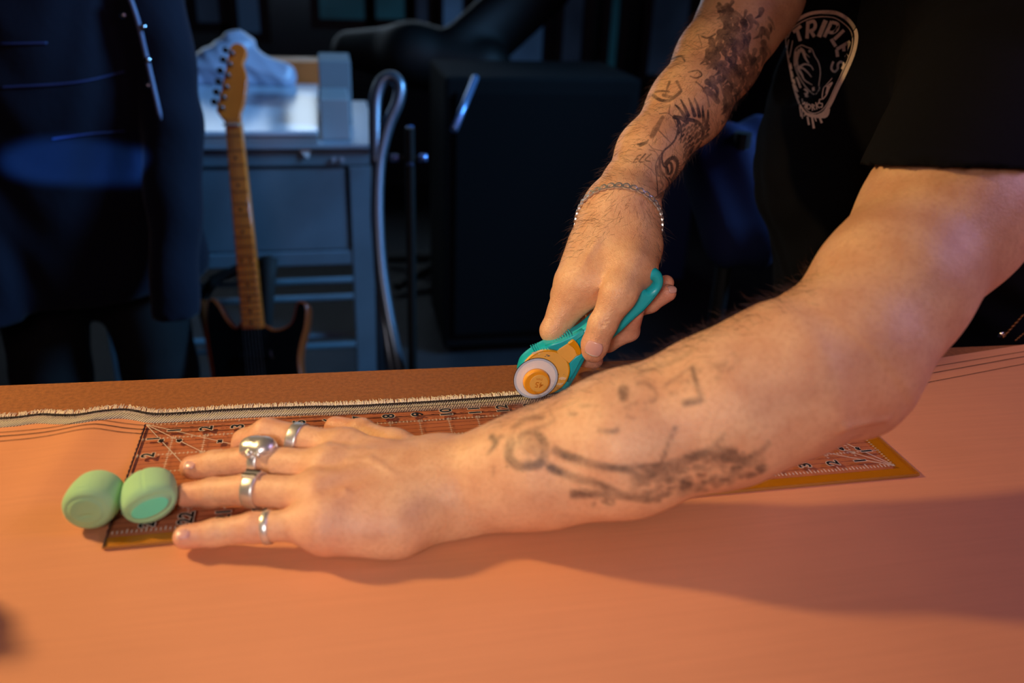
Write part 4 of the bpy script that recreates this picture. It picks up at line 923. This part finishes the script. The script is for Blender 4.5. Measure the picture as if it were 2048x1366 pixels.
for k in range(5): a = 1.2*k; e = cc+ax*(.005*math.cos(a))+u*(.0045*math.sin(a))+n*.0055; F2.grooves.append(Groove(e, e+ax*.002, -.0008, .0014))

v_, t_ = surface(F2, cc-.020, cc+.020, .0007); link('dome', fastmesh(v_, t_), M_silver, o)
q = ix[1]*.60+ix[0]*.40
o, u, n, ax = band('finger_ring', q, ix[1]-ix[0], .0126, .0085, .0010, 'smooth wide silver band on the bent index finger of the flat hand')
# curb chain round the right wrist
br = empty('bracelet', D(1240,445,.83), 'silver curb chain bracelet round the wrist of the hand holding the cutter', 'bracelet')
wa = rf[1]-rf[0]; wa /= np.linalg.norm(wa); cpt = [(1175,434),(1182,425),(1205,420),(1232,428),(1262,439),(1288,450),(1302,462)]
# ring of points on the wrist skin around a tilted plane
A_, C_, M_ = D(1176,433,.84), D(1303,465,.84), Vector(D(1236,430,.80))
cen = (A_+C_)/2; e1 = (C_-A_)/2; rad = np.linalg.norm(e1); e1 /= rad; e2 = np.cross(e1, wa); e2 /= np.linalg.norm(e2); e2 = e2 if e2@(CP-cen) > 0 else -e2
e2 = e2+wa*.22; e2 /= np.linalg.norm(e2)
K = 40; link_me = None; loop = []
for i in range(K):
    a = 2*math.pi*i/K; d = e1*math.cos(a)+e2*math.sin(a); o_ = Vector(cen+d*.07); hit, nn, ii, dd = bvh_body.ray_cast(o_, Vector(-d), .07)
    p = np.array(hit)+d*.0010 if hit is not None else cen+d*rad; loop.append((p, d))
def curb():
    bm = MB(); pts = [(.0034*math.cos(t)*1.0, .0031*math.sin(t), .0005*math.sin(2*t)) for t in np.arange(14)*2*math.pi/14]
    # flattened oval link
    V_ = []; F_ = []
    for i, p in enumerate(pts):
        t = np.array(pts[(i+1) % 14])-np.array(pts[i-1]); t /= np.linalg.norm(t); s = np.cross(t, [0,0,1]); 
        for a, b_ in ((-1,-1),(-1,1),(1,1),(1,-1)): V_.append(np.array(p)+s*a*.00085+np.array([0,0,b_*.00075]))
    for i in range(14):
        for j in range(4): F_.append((i*4+j, i*4+(j+1)%4, ((i+1)%14)*4+(j+1)%4, ((i+1)%14)*4+j))
    return meshof(V_, F_)
cm = curb(); cm.materials.append(M_silver)
for i in range(K):
    p, d = loop[i]; t = loop[(i+1) % K][0]-loop[i-1][0]; t /= np.linalg.norm(t); nn = d-t*(d@t); nn /= np.linalg.norm(nn); s = np.cross(nn, t)
    th_ = .72; tx = t*math.cos(th_)+s*math.sin(th_); sy = -t*math.sin(th_)+s*math.cos(th_)
    o = bpy.data.objects.new('chain_link', cm); COL.objects.link(o); o.parent = br; o.matrix_parent_inverse = Matrix.Translation(-br.location)
    R3 = Matrix([[tx[k], sy[k], nn[k], p[k]] for k in range(3)]+[[0,0,0,1]]); o.matrix_basis = R3
# ============================================================ standing person in a dark jacket
jp = empty('person', (-.33,1.12,FL), 'person standing in a dark navy snap-front jacket beyond the far left of the table', 'person')
vd = np.array([.12,-.99,0.])
J = Field(); jc = np.array([-.335,1.13,0])
J.base = [Cone(jc+[.015,0,-.24], jc+[-.01,0,.10], .222, .198, .06, vd, 1.35), Cone(jc+[-.01,0,.10], jc+[-.01,0,.52], .198, .17, .06, vd, 1.3), Cone(jc+[-.17,0,.53], jc+[.15,0,.53], .085, .085, .06)]
sh = jc+[.17,0,.52]; J.grp([Cone(sh, D(345,240,1.62), .070, .055, .02), Cone(D(345,240,1.62), D(352,660,1.63), .055, .042, .02)], .03)
sh2 = jc+[-.20,0,.52]; J.grp([Cone(sh2, D(-60,200,1.58), .075, .060, .02), Cone(D(-60,200,1.58), D(5,660,1.62), .060, .045, .02)], .03)
J.post = lambda p, d: np.maximum(d+.004*np.sin(p[:,2]*34+5*np.sin(p[:,0]*14))*np.sin(p[:,0]*40+p[:,2]*9), -.285+.05*(p[:,0]+.33)-p[:,2])
Vj, Tj = surface(J, (-.75,.75,-.36), (.1,1.42,.68), .008); jk = link('jacket', fastmesh(Vj, Tj), mat('navy_nylon', lin(16,17,34), .85, spec=.2, bump=.001, bscale=60, sheen=.1), jp)
bj = BVHTree.FromPolygons([tuple(v) for v in Vj], [tuple(map(int,t)) for t in Tj])
def onj(x, y, off=.004):
    r = Vector(ray(x, y)).normalized(); h, n, i, d = bj.ray_cast(Vector(CP), r); return np.array(h-r*off) if h is not None else D(x, y, 1.45)
MB().tube([onj(x,y) for x,y in smooth_line([(258,-10),(275,40),(292,110),(306,170),(322,240)], 4)], [.0045]*16+[.002], 6).obj('placket_edge', mat('pale_piping', lin(120,130,165), .5), jk, True)
for q in ((247,31),(287,54),(296,120),(296,171)): MB().tube([onj(*q,.003), onj(*q,.009)], .0055, 12).obj('snap', mat('chrome', lin(220,222,228), .12, 1.), jk, True)
for L in ([(0,88),(95,86)],[(0,175),(150,165),(250,143)],[(105,278),(180,268),(250,262)]): MB().tube([onj(x,y,.002) for x,y in smooth_line(L, 10)], .0018, 5).obj('seam', mat('blue_seam', lin(50,60,110), .5), jk, True)
jb = Field(); jb.base = [Cone(jc+[0,0,.5], jc+[0,0,.66], .06, .058, .03), Cone(jc+[0,-.02,.74], jc+[0,-.01,.80], .078, .085, .03), Cone(jc+[0,-.05,.68], jc+[0,-.07,.68], .045, .035, .03), Cone(jc+[0,0,-.1], jc+[0,0,.5], .12, .13, .04), Cone(jc+[0,-.10,.75], jc+[0,-.115,.725], .008, .013, .01)]
v_, t_ = surface(jb, (-.75,.75,-.36), (.1,1.42,1.0), .007); link('body', fastmesh(v_, t_), mat('plain_skin', lin(150,100,80), .6), jp)
hh = Field(); hh.base = [Cone(jc+[0,.015,.78], jc+[0,.0,.82], .09, .092, .02)]; hh.post = lambda p, d: np.maximum(d, -(p[:,1]-(jc[1]-.03))+(.78-p[:,2])*.2)
v_, t_ = surface(hh, jc+[-.13,-.13,.6], jc+[.13,.15,1.0], .007); link('hair', fastmesh(v_, t_), mat('dark_hair', (0,0,0,1)), jp)
jt = Field(); jt.base = [Cone(jc+[0,0,-.1], jc+[0,0,-.2], .16, .165, .04, vd, 1.3), Cone(jc+[-.09,0,-.2], jc+[-.11,0,-.5], .098, .075, .03), Cone(jc+[-.11,0,-.5], jc+[-.12,.02,FL+.08], .075, .06, .03), Cone(jc+[.09,0,-.2], jc+[.11,0,-.5], .098, .075, .03), Cone(jc+[.11,0,-.5], jc+[.12,.02,FL+.08], .075, .06, .03)]
jt.post = lambda p, d: np.maximum(d, FL+.06-p[:,2]); v_, t_ = surface(jt, (-.72,.85,FL), (.05,1.4,.1), .010); link('trousers', fastmesh(v_, t_), mat('black_trousers', lin(16,16,20), .85), jp)
for sx in (-.12, .12):
    s = Field(); s.base = [Cone(jc+[sx,.03,FL+.045], jc+[sx*1.2,-.14,FL+.035], .042, .036, .03)]; s.post = lambda p, d: np.maximum(d, FL+.004-p[:,2]); v_, t_ = surface(s, jc+[sx-.1,-.25,FL], jc+[sx+.1,.12,FL+.12], .008); link('shoe', fastmesh(v_, t_), mat('black_leather', (0,0,0,1)), jp)
# ============================================================ blue-grey metal desk
yd = 1.50; M_desk = mat('blue_grey_enamel', lin(100,122,136), .5, noise=.10, nscale=9, spec=.4); M_desk2 = mat('grey_enamel_top', lin(140,150,164), .38)
dx0 = -.42; q = Y(748,287,yd); dx1, dz = q[0], q[2]; dd_ = .62; dk = empty('metal_desk', ((dx0+dx1)/2, yd+dd_/2, FL), 'old blue-grey metal desk with slim legs, papers piled on it, behind the guitar', 'desk')
def bx(x0,x1,y0,y1,z0,z1,name,m,par,bev=.003): return MB().box(((x0+x1)/2,(y0+y1)/2,(z0+z1)/2), (x1-x0,y1-y0,z1-z0), bev=bev).obj(name, m, par)
zz = lambda px, py, yy=yd: Y(px, py, yy)[2]; xx = lambda px, py, yy=yd: Y(px, py, yy)[0]
bx(dx0,dx1+.012,yd-.012,yd+dd_,dz-.012,dz,'desk_top',M_desk2,dk)
bx(dx0,dx1,yd,yd+.03,zz(600,333),dz-.012,'front_rail',M_desk,dk); bx(dx0+.01,xx(693,400),yd+.006,yd+dd_-.03,zz(600,503),zz(600,339),'drawer_body',M_desk,dk); bx(dx0,xx(705,520),yd+.002,yd+.03,zz(600,533),zz(600,505),'bottom_rail',M_desk,dk)
bx(xx(700,400),dx1,yd,yd+.05,FL,zz(700,334),'leg',M_desk,dk); bx(dx0,dx0+.05,yd,yd+.05,FL,zz(700,334),'leg',M_desk,dk); bx(dx1-.05,dx1,yd+dd_-.05,yd+dd_,FL,dz-.012,'leg',M_desk,dk); bx(dx0,dx0+.05,yd+dd_-.05,yd+dd_,FL,dz-.012,'leg',M_desk,dk)
for py, dy, nm in ((562,.25,'cross_bar'),(596,.35,'cross_bar'),(673,.05,'cross_bar'),(693,.2,'cross_bar')): z = zz(620,py,yd+dy); MB().tube([(dx0+.03,yd+dy,z),(dx1-.02,yd+dy,z)], .009, 8).obj(nm, M_desk, dk)
for k, px in enumerate((668,684)): MB().tube([Y(px,319,yd-.003), Y(px,319,yd-.006)], .006, 10).obj('rivet', M_desk2, dk)
MB().add([Y(594,296,yd-.004),Y(622,297,yd-.004),Y(617,318,yd-.008),Y(610,314,yd-.006)], [(0,1,2,3)]).obj('x', mat('white_paper', lin(226,230,236), .5)); pp = COL.objects['x']; pp.name = 'paper_scrap'; tag(pp, 'small torn white paper corner hanging over the front edge of the metal desk', 'paper'); pp.modifiers.new('s','SOLIDIFY').thickness = .001
# flat white box lid with a glossy top, and the paper block under it
M_gw = mat('glossy_white_card', lin(214,224,240), .18, spec=.7)
def onz(px, py, z): return Z(px, py, z)
b0 = onz(636,262,dz+.034); b1 = onz(634,168,dz+.034)
lid = bx(-.36,b0[0],b0[1],b1[1],dz+.022,dz+.034,'document_box',M_gw,None,.002); tag(lid, 'flat glossy white box lid on the desk, catching window light, behind the guitar head', 'box')
pb = bx(-.35,b0[0]-.002,b0[1]+.004,b1[1],dz+.0005,dz+.0215,'paper_stack',mat('grey_paper_edges', lin(150,152,160), .8, noise=.2, nscale=400),None,.001); tag(pb, 'stack of grey-edged paper beneath the white box lid on the desk', 'paper stack')
# light grey boxes to the right
a = onz(640,283,dz+.001); c_ = onz(702,283,dz+.001)
g1 = bx(a[0]+.004,c_[0],a[1]+.02,a[1]+.20,dz+.0005,dz+.10,'storage_box',mat('pale_grey_card', lin(150,156,162), .7),None,.003); tag(g1, 'upright pale grey box on the desk right of the white box lid', 'box', 'grey card boxes on the desk')
g2 = bx(a[0]+.004,c_[0]+.012,a[1]+.22,a[1]+.40,dz+.0005,dz+.165,'storage_box',mat('mid_grey_card', lin(120,132,140), .7),None,.003); tag(g2, 'taller blue-grey box at the back right of the desk', 'box', 'grey card boxes on the desk')
a = onz(330,140,dz+.05); w0 = onz(335,135,dz+.07); w1 = onz(648,135,dz+.07)
wb = bx(-.36,w1[0],w1[1]+.02,w1[1]+.14,dz+.0005,dz+.085,'wooden_box',mat('orange_wood', lin(206,112,52), .5, noise=.2, nscale=12),None,.003); tag(wb, 'long orange wooden box at the back of the desk, partly behind the plastic bag', 'box')
# crumpled plastic bag
PB = Field(); pc = onz(480,150,dz+.06); 
PB.base = [Cone(pc+[-.20,0,-.0], pc+[-.05,0,.02], .045, .06, .04), Cone(pc+[-.05,.02,.02], pc+[.0,.03,.075], .07, .055, .04), Cone(pc+[0,.0,.02], pc+[.13,-.02,.0], .06, .045, .04)]
PB.post = lambda p, d: np.maximum(d+.004*np.sin(p[:,0]*45+3*np.sin(p[:,2]*40))*np.sin(p[:,2]*40+p[:,1]*30)+.003*np.abs(np.sin(p[:,0]*60+p[:,2]*50)), dz+.0350-p[:,2])
v_, t_ = surface(PB, pc-.34, pc+.3, .005); o = link('plastic_bag', fastmesh(v_, t_), mat('milky_plastic', lin(176,182,206), .35, spec=.6)); tag(o, 'crumpled milky white plastic bag on top of the white box lid on the desk', 'bag')
# ============================================================ electric guitar leaning on the desk
gt = D(468,88,1.93); gn = D(460,246,1.895); gh = D(506,657,1.84); ax = gh-gn; L = np.linalg.norm(ax); ax /= L; r_ = -ax                       # along neck
gx = CR[:,0]-ax*(CR[:,0]@ax); gx /= np.linalg.norm(gx); gz = np.cross(gx, -ax)                                        # gz: face normal
if gz@(CP-gn) < 0: gz = -gz
gup = -ax; gb0 = gh+ax*.32
guitar = empty('electric_guitar', (gb0[0],gb0[1],FL), 'electric guitar with amber maple neck and black body leaning against the metal desk', 'guitar')
M_maple = mat('amber_maple', lin(240,124,40), .28, noise=.12, nscale=18, Coat_Weight=.5); M_blk = mat('black_lacquer', lin(8,8,9), .15, Coat_Weight=.5); M_sun = mat('sunburst_edge', lin(150,64,22), .3)
def gp(px, py): # picture point on the guitar's face plane, as local (x, up) from the nut
    r = ray(px, py); t = ((gn-CP)@gz)/(r@gz); p = CP+r*t-gn; return (p@gx, p@gup)
def gprism(out, t, off, name, m, par, bev=.002): return link(name, prism([out], gn+gz*off, gx, gup, t, bev), m, par)
hs = smooth_line([gp(*q) for q in [(448,240),(437,228),(432,218),(440,185),(448,150),(455,110),(460,92),(468,85),(480,86),(489,94),(491,106),(487,116),(484,126),(489,140),(492,160),(490,180),(486,205),(480,222),(476,240)]], 3, True)
head = gprism(hs, .014, -.010, 'headstock', M_maple, guitar)
nk = [gp(*q) for q in [(447,238),(480,238),(525,655),(482,658)]]; neck = gprism(nk, .022, -.014, 'neck', M_maple, guitar, .004)
nut_ = gprism([gp(*q) for q in [(446,247),(482,247),(482,251),(446,251)]], .005, .0, 'nut', mat('bone', lin(210,200,180), .5), guitar, .0005)
for k in range(21):
    f_ = (1-2**(-(k+1)/12))/(1-2**(-21.6/12)); a = np.array(nk[0])*(1-f_)+np.array(nk[3])*f_; b_ = np.array(nk[1])*(1-f_)+np.array(nk[2])*f_
    P0 = gn+gx*a[0]+gup*a[1]+gz*-.0025; P1 = gn+gx*b_[0]+gup*b_[1]+gz*-.0025; MB().tube([P0,P1], .0011, 6).obj('fret', mat('fret_wire', lin(150,130,100), .3, .9), neck)
    if k+1 in (3,5,7,9,12,15,17,19,21):
        f2 = (1-2**(-(k+.5)/12))/(1-2**(-21.6/12)); a = np.array(nk[0])*(1-f2)+np.array(nk[3])*f2; b_ = np.array(nk[1])*(1-f2)+np.array(nk[2])*f2
        for s in ((.5,) if k+1 != 12 else (.28,.72)):
            c = a*(1-s)+b_*s; P = gn+gx*c[0]+gup*c[1]+gz*-.0034; MB().cyl(P, P+gz*.0008, .0034, 12).obj('fret_dot', M_blk, neck)
tp = [(466,108),(462,130),(458,152),(455,175),(450,196),(446,217)]; pegs = [(449,97),(444,116),(438,138),(434,160),(430,181),(426,201)]
for (a, b_), (c, d_) in zip(tp, pegs):
    p = gp(a, b_); P = gn+gx*p[0]+gup*p[1]; po = MB().cyl(P+gz*-.003, P+gz*.010, .0042, 12).obj('tuner_post', mat('nickel', lin(120,118,120), .35, .9), head, True)
    p2 = gp(c, d_); P2 = gn+gx*p2[0]+gup*p2[1]-gz*.008; m_ = MB(); m_.tube([P-gz*.008,P2], .0026, 6); m_.tube([P2-gup*.007,P2-gup*.004,P2+gup*.004,P2+gup*.007], [.003,.0075,.0075,.003], 8); m_.obj('tuning_peg', M_blk, head, True)
bo = [(482,640),(470,652),(452,634),(438,610),(425,596),(413,600),(408,640),(412,690),(422,760),(420,830),(405,900),(410,980),(460,1030),(530,1040),(600,1020),(640,960),(640,880),(615,800),(600,740),(600,700),(612,650),(614,612),(603,600),(590,604),(580,640),(565,652),(545,656),(528,648)]
bl_ = smooth_line([gp(*q) for q in bo], 4, True); gbdy = gprism(bl_, .042, -.030, 'guitar_body', M_sun, guitar, .006)
inner = np.array(bl_); cen_ = inner.mean(0)
top_ = []
for i in range(len(inner)):
    t = inner[(i+1) % len(inner)]-inner[i-1]; t /= np.linalg.norm(t)+1e-9; nn = np.array([t[1],-t[0]]); 
    top_.append(inner[i]-nn*.0055*(1 if True else -1))
ar_ = sum(inner[i-1][0]*inner[i][1]-inner[i][0]*inner[i-1][1] for i in range(len(inner)))
if ar_ < 0: top_ = [inner[i]+(inner[i]-t_)*1 for i, t_ in enumerate(top_)]
gprism(top_, .003, -.0085, 'black_top', M_blk, gbdy, .0008)
for s in range(6):
    a = np.array(nk[0])*(1-(s+.8)/6.6)+np.array(nk[1])*((s+.8)/6.6); b_ = np.array(nk[3])*(1-(s+.8)/6.6)+np.array(nk[2])*((s+.8)/6.6); e_ = b_+(b_-a)*.38
    MB().tube([gn+gx*a[0]+gup*a[1]+gz*.003, gn+gx*e_[0]+gup*e_[1]+gz*.004], .0005, 4).obj('string', mat('steel_string', lin(150,150,155), .3, .9), guitar)
e_ = (np.array(nk[3])+np.array(nk[2]))/2+np.array([0,-.19]); P = gn+gx*e_[0]+gup*e_[1]; MB().box(P, (.09,.07,.008), np.array([gx,gup,gz]).T, .002).obj('bridge', mat('nickel', (0,0,0,1)), guitar)
for k in (.05,.13): P = gn+gx*e_[0]+gup*(e_[1]+k); MB().box(P-gz*.003, (.07,.02,.012), np.array([gx,gup,gz]).T, .004).obj('pickup', M_blk, guitar)
# black stand parts beside the neck
P = D(415,600,1.95); gs_ = empty('guitar_stand', (float(P[0])+.05,float(P[1]),FL), 'black padded guitar stand fork and orange leg behind the guitar body', 'stand')
MB().tube([D(540,515,1.93), D(535,560,1.93), D(530,700,1.93), [D(528,760,1.93)[0],D(528,760,1.93)[1],FL]], [.018,.018,.012,.010], 10).obj('stand_post', mat('black_rubber', lin(14,14,15), .8), gs_, True)
MB().tube([D(404,598,1.97), D(425,690,1.97), [D(440,760,1.97)[0],D(440,760,1.97)[1]+.05,FL]], .014, 8).obj('stand_leg', mat('orange_brown_wood', lin(150,70,24), .6), gs_, True)
MB().tube([D(540,520,1.93), D(485,535,1.97), D(428,560,1.95), D(404,598,1.97)], .013, 8).obj('stand_fork', mat('black_rubber', (0,0,0,1)), gs_, True)
# ============================================================ folding metal chair right of the desk
M_ch = mat('chair_tube', lin(110,122,136), .36, .8); chx = empty('folding_chair', (D(780,500,1.95)[0], D(780,500,1.95)[1], FL), 'folding chair with bent chrome tube frame right of the desk', 'chair')
f0 = D(790,760,2.45); f0 = np.array([f0[0],f0[1],FL+.012])
cd_ = 1.95
tb = lambda L: smooth_line([D(x,y,cd_+.0) for x,y in L], 5)
fl_ = lambda x, y, dy: [D(x,y,cd_)[0], D(x,y,cd_)[1]+dy, FL]
MB().tube(list(tb([(752,330),(750,250),(752,195),(765,162),(785,155),(799,172),(795,205),(778,245),(765,290),(757,340),(755,430),(762,540),(778,640)]))+[D(800,745,cd_), fl_(802,790,.02)], .0145, 12).obj('back_frame', M_ch, chx, True)
MB().tube([D(750,330,cd_), D(748,430,cd_), D(757,560,cd_), D(775,690,cd_), D(786,750,cd_), fl_(795,790,.02)], .009, 10).obj('leg', M_ch, chx, True)
for sx in (0,1): MB().tube([D(756,430,cd_)+np.array([.0,.02,0]), fl_(770,700,.30)+np.array([.0+.03*sx,0,0])], .009, 10).obj('leg', M_ch, chx, True)
MB().tube([D(757,560,cd_), D(765,560,cd_)], .007, 8).obj('cross_bar', M_ch, chx, True)
# ============================================================ dark things beyond the table
cab = D(1010,400,2.3); M_dk = mat('charcoal_tolex', lin(9,9,11), .9, spec=.15, bump=.001, bscale=300)
o_ = empty('speaker_cabinet', (cab[0],cab[1]+.2,FL), 'large charcoal speaker cabinet in the dark beyond the cutter', 'speaker')
x0_ = Y(890,300,1.9)[0]; x1_ = Y(1270,300,1.9)[0]; zt = Y(1000,155,1.9)[2]
bx(x0_,x1_,1.9,2.3,FL+.03,zt,'cabinet_shell',M_dk,o_,.01); bx(x0_+.03,x1_-.03,1.885,1.90,FL+.08,zt-.04,'grille',mat('black_grille', lin(9,9,11), .9, spec=.1),o_,.004)
for sx in (x0_+.05, x1_-.05):
    for sy in (1.95, 2.25): MB().cyl((sx,sy,FL), (sx,sy,FL+.03), .02, 12).obj('foot', M_dk, o_)
# tilted black padded chair back
BC = Field(); b1_ = D(870,120,3.3); b2_ = D(1090,-20,2.7); BC.base = [Cone(D(930,110,3.2), D(1085,-30,3.3), .12, .12, .03, [0,1,.2], 1.8), Cone(D(820,110,3.2), D(960,140,3.22), .11, .12, .03), Cone(D(700,100,3.3), D(830,110,3.2), .07, .11, .04)]
v_, t_ = surface(BC, D(900,60,3.25)-.75, D(900,60,3.25)+.75, .014); ob = empty('office_chair', (D(900,100,3.2)[0],D(900,100,3.2)[1],FL), 'black padded office chair tilted back in the dark behind the speaker cabinet', 'chair')
link('cushion', fastmesh(v_, t_), mat('black_vinyl', (0,0,0,1)), ob); c_ = D(900,110,3.2); MB().tube([c_, (c_[0],c_[1],FL+.08)], .03, 12).obj('gas_post', mat('black_vinyl', (0,0,0,1)), ob)
for k in range(5): a = k*2*math.pi/5; MB().tube([(c_[0],c_[1],FL+.09),(c_[0]+.28*math.cos(a),c_[1]+.28*math.sin(a),FL+.03)], [.025,.018], 8).obj('base_spoke', mat('black_vinyl', (0,0,0,1)), ob)
# pale rod leaning on the cabinet
rd = MB().tube([D(908,260,1.93), D(951,155,2.05)], .0085, 10).obj('metal_rod', mat('blue_steel', lin(120,150,196), .3, .6), None, True); tag(rd, 'pale steel rod leaning diagonally against the dark speaker cabinet', 'rod')
# upright chromed stand with little knobs
ms_ = D(820,330,1.75); st = empty('microphone_stand', (ms_[0],ms_[1],FL), 'dark upright stand with a bright chrome clutch and two knobs right of the folding chair', 'stand')
MB().tube([(ms_[0],ms_[1],FL+.02), (ms_[0],ms_[1],D(820,250,1.75)[2])], .010, 12).obj('pole', mat('black_vinyl', (0,0,0,1)), st)
MB().tube([D(820,332,1.745), D(820,252,1.745)], .0075, 12).obj('clutch', mat('blue_chrome', lin(120,150,210), .25, .7), st, True)
for q in ((789,316),(846,316)): c_ = D(*q, 1.75); MB().tube([c_, D(820,316,1.75)], .004, 8).obj('knob_arm', mat('black_vinyl', (0,0,0,1)), st); MB().tube([c_-[.008,0,0],c_+[.008,0,0]], .008, 12).obj('knob', mat('blue_chrome', (0,0,0,1)), st, True)
for k in range(3): a = .4+k*2.09; MB().tube([(ms_[0],ms_[1],FL+.06),(ms_[0]+.08*math.cos(a),ms_[1]+.08*math.sin(a),FL+.01)], .008, 8).obj('leg', mat('black_vinyl', (0,0,0,1)), st)
# blue crate and hanging blue cloth
q0 = Y(1195,262,2.5); q1 = Y(1300,340,2.5)
c_ = bx(q0[0],q1[0]+.2,2.5,2.8,FL,q0[2],'storage_crate',mat('dark_blue_plastic', lin(34,50,80), .5),None,.01); tag(c_, 'dark blue crate standing behind the tattooed forearm', 'crate')
CL_ = Field(); a0 = D(1475,300,1.5); CL_.base = [Cone(D(1450,330,1.55), D(1480,470,1.5), .07, .06, .03), Cone(D(1500,300,1.6), D(1510,480,1.55), .06, .05, .03)]
tp_ = D(1470,380,1.52)
CL_.post = lambda p, d: d+.006*np.sin(p[:,0]*70+p[:,2]*14)
v_, t_ = surface(CL_, tp_-.3, tp_+.3, .008); o_ = link('coat', fastmesh(v_, t_), mat('blue_denim_cloth', lin(18,24,58), .9, spec=.2)); tag(o_, 'dark blue cloth hanging over a stand behind the black T-shirt', 'cloth')
MB().tube([(tp_[0],tp_[1],FL),(tp_[0],tp_[1],tp_[2]+.1)], .015, 10).obj('stand_pole', mat('black_vinyl', (0,0,0,1)), o_)
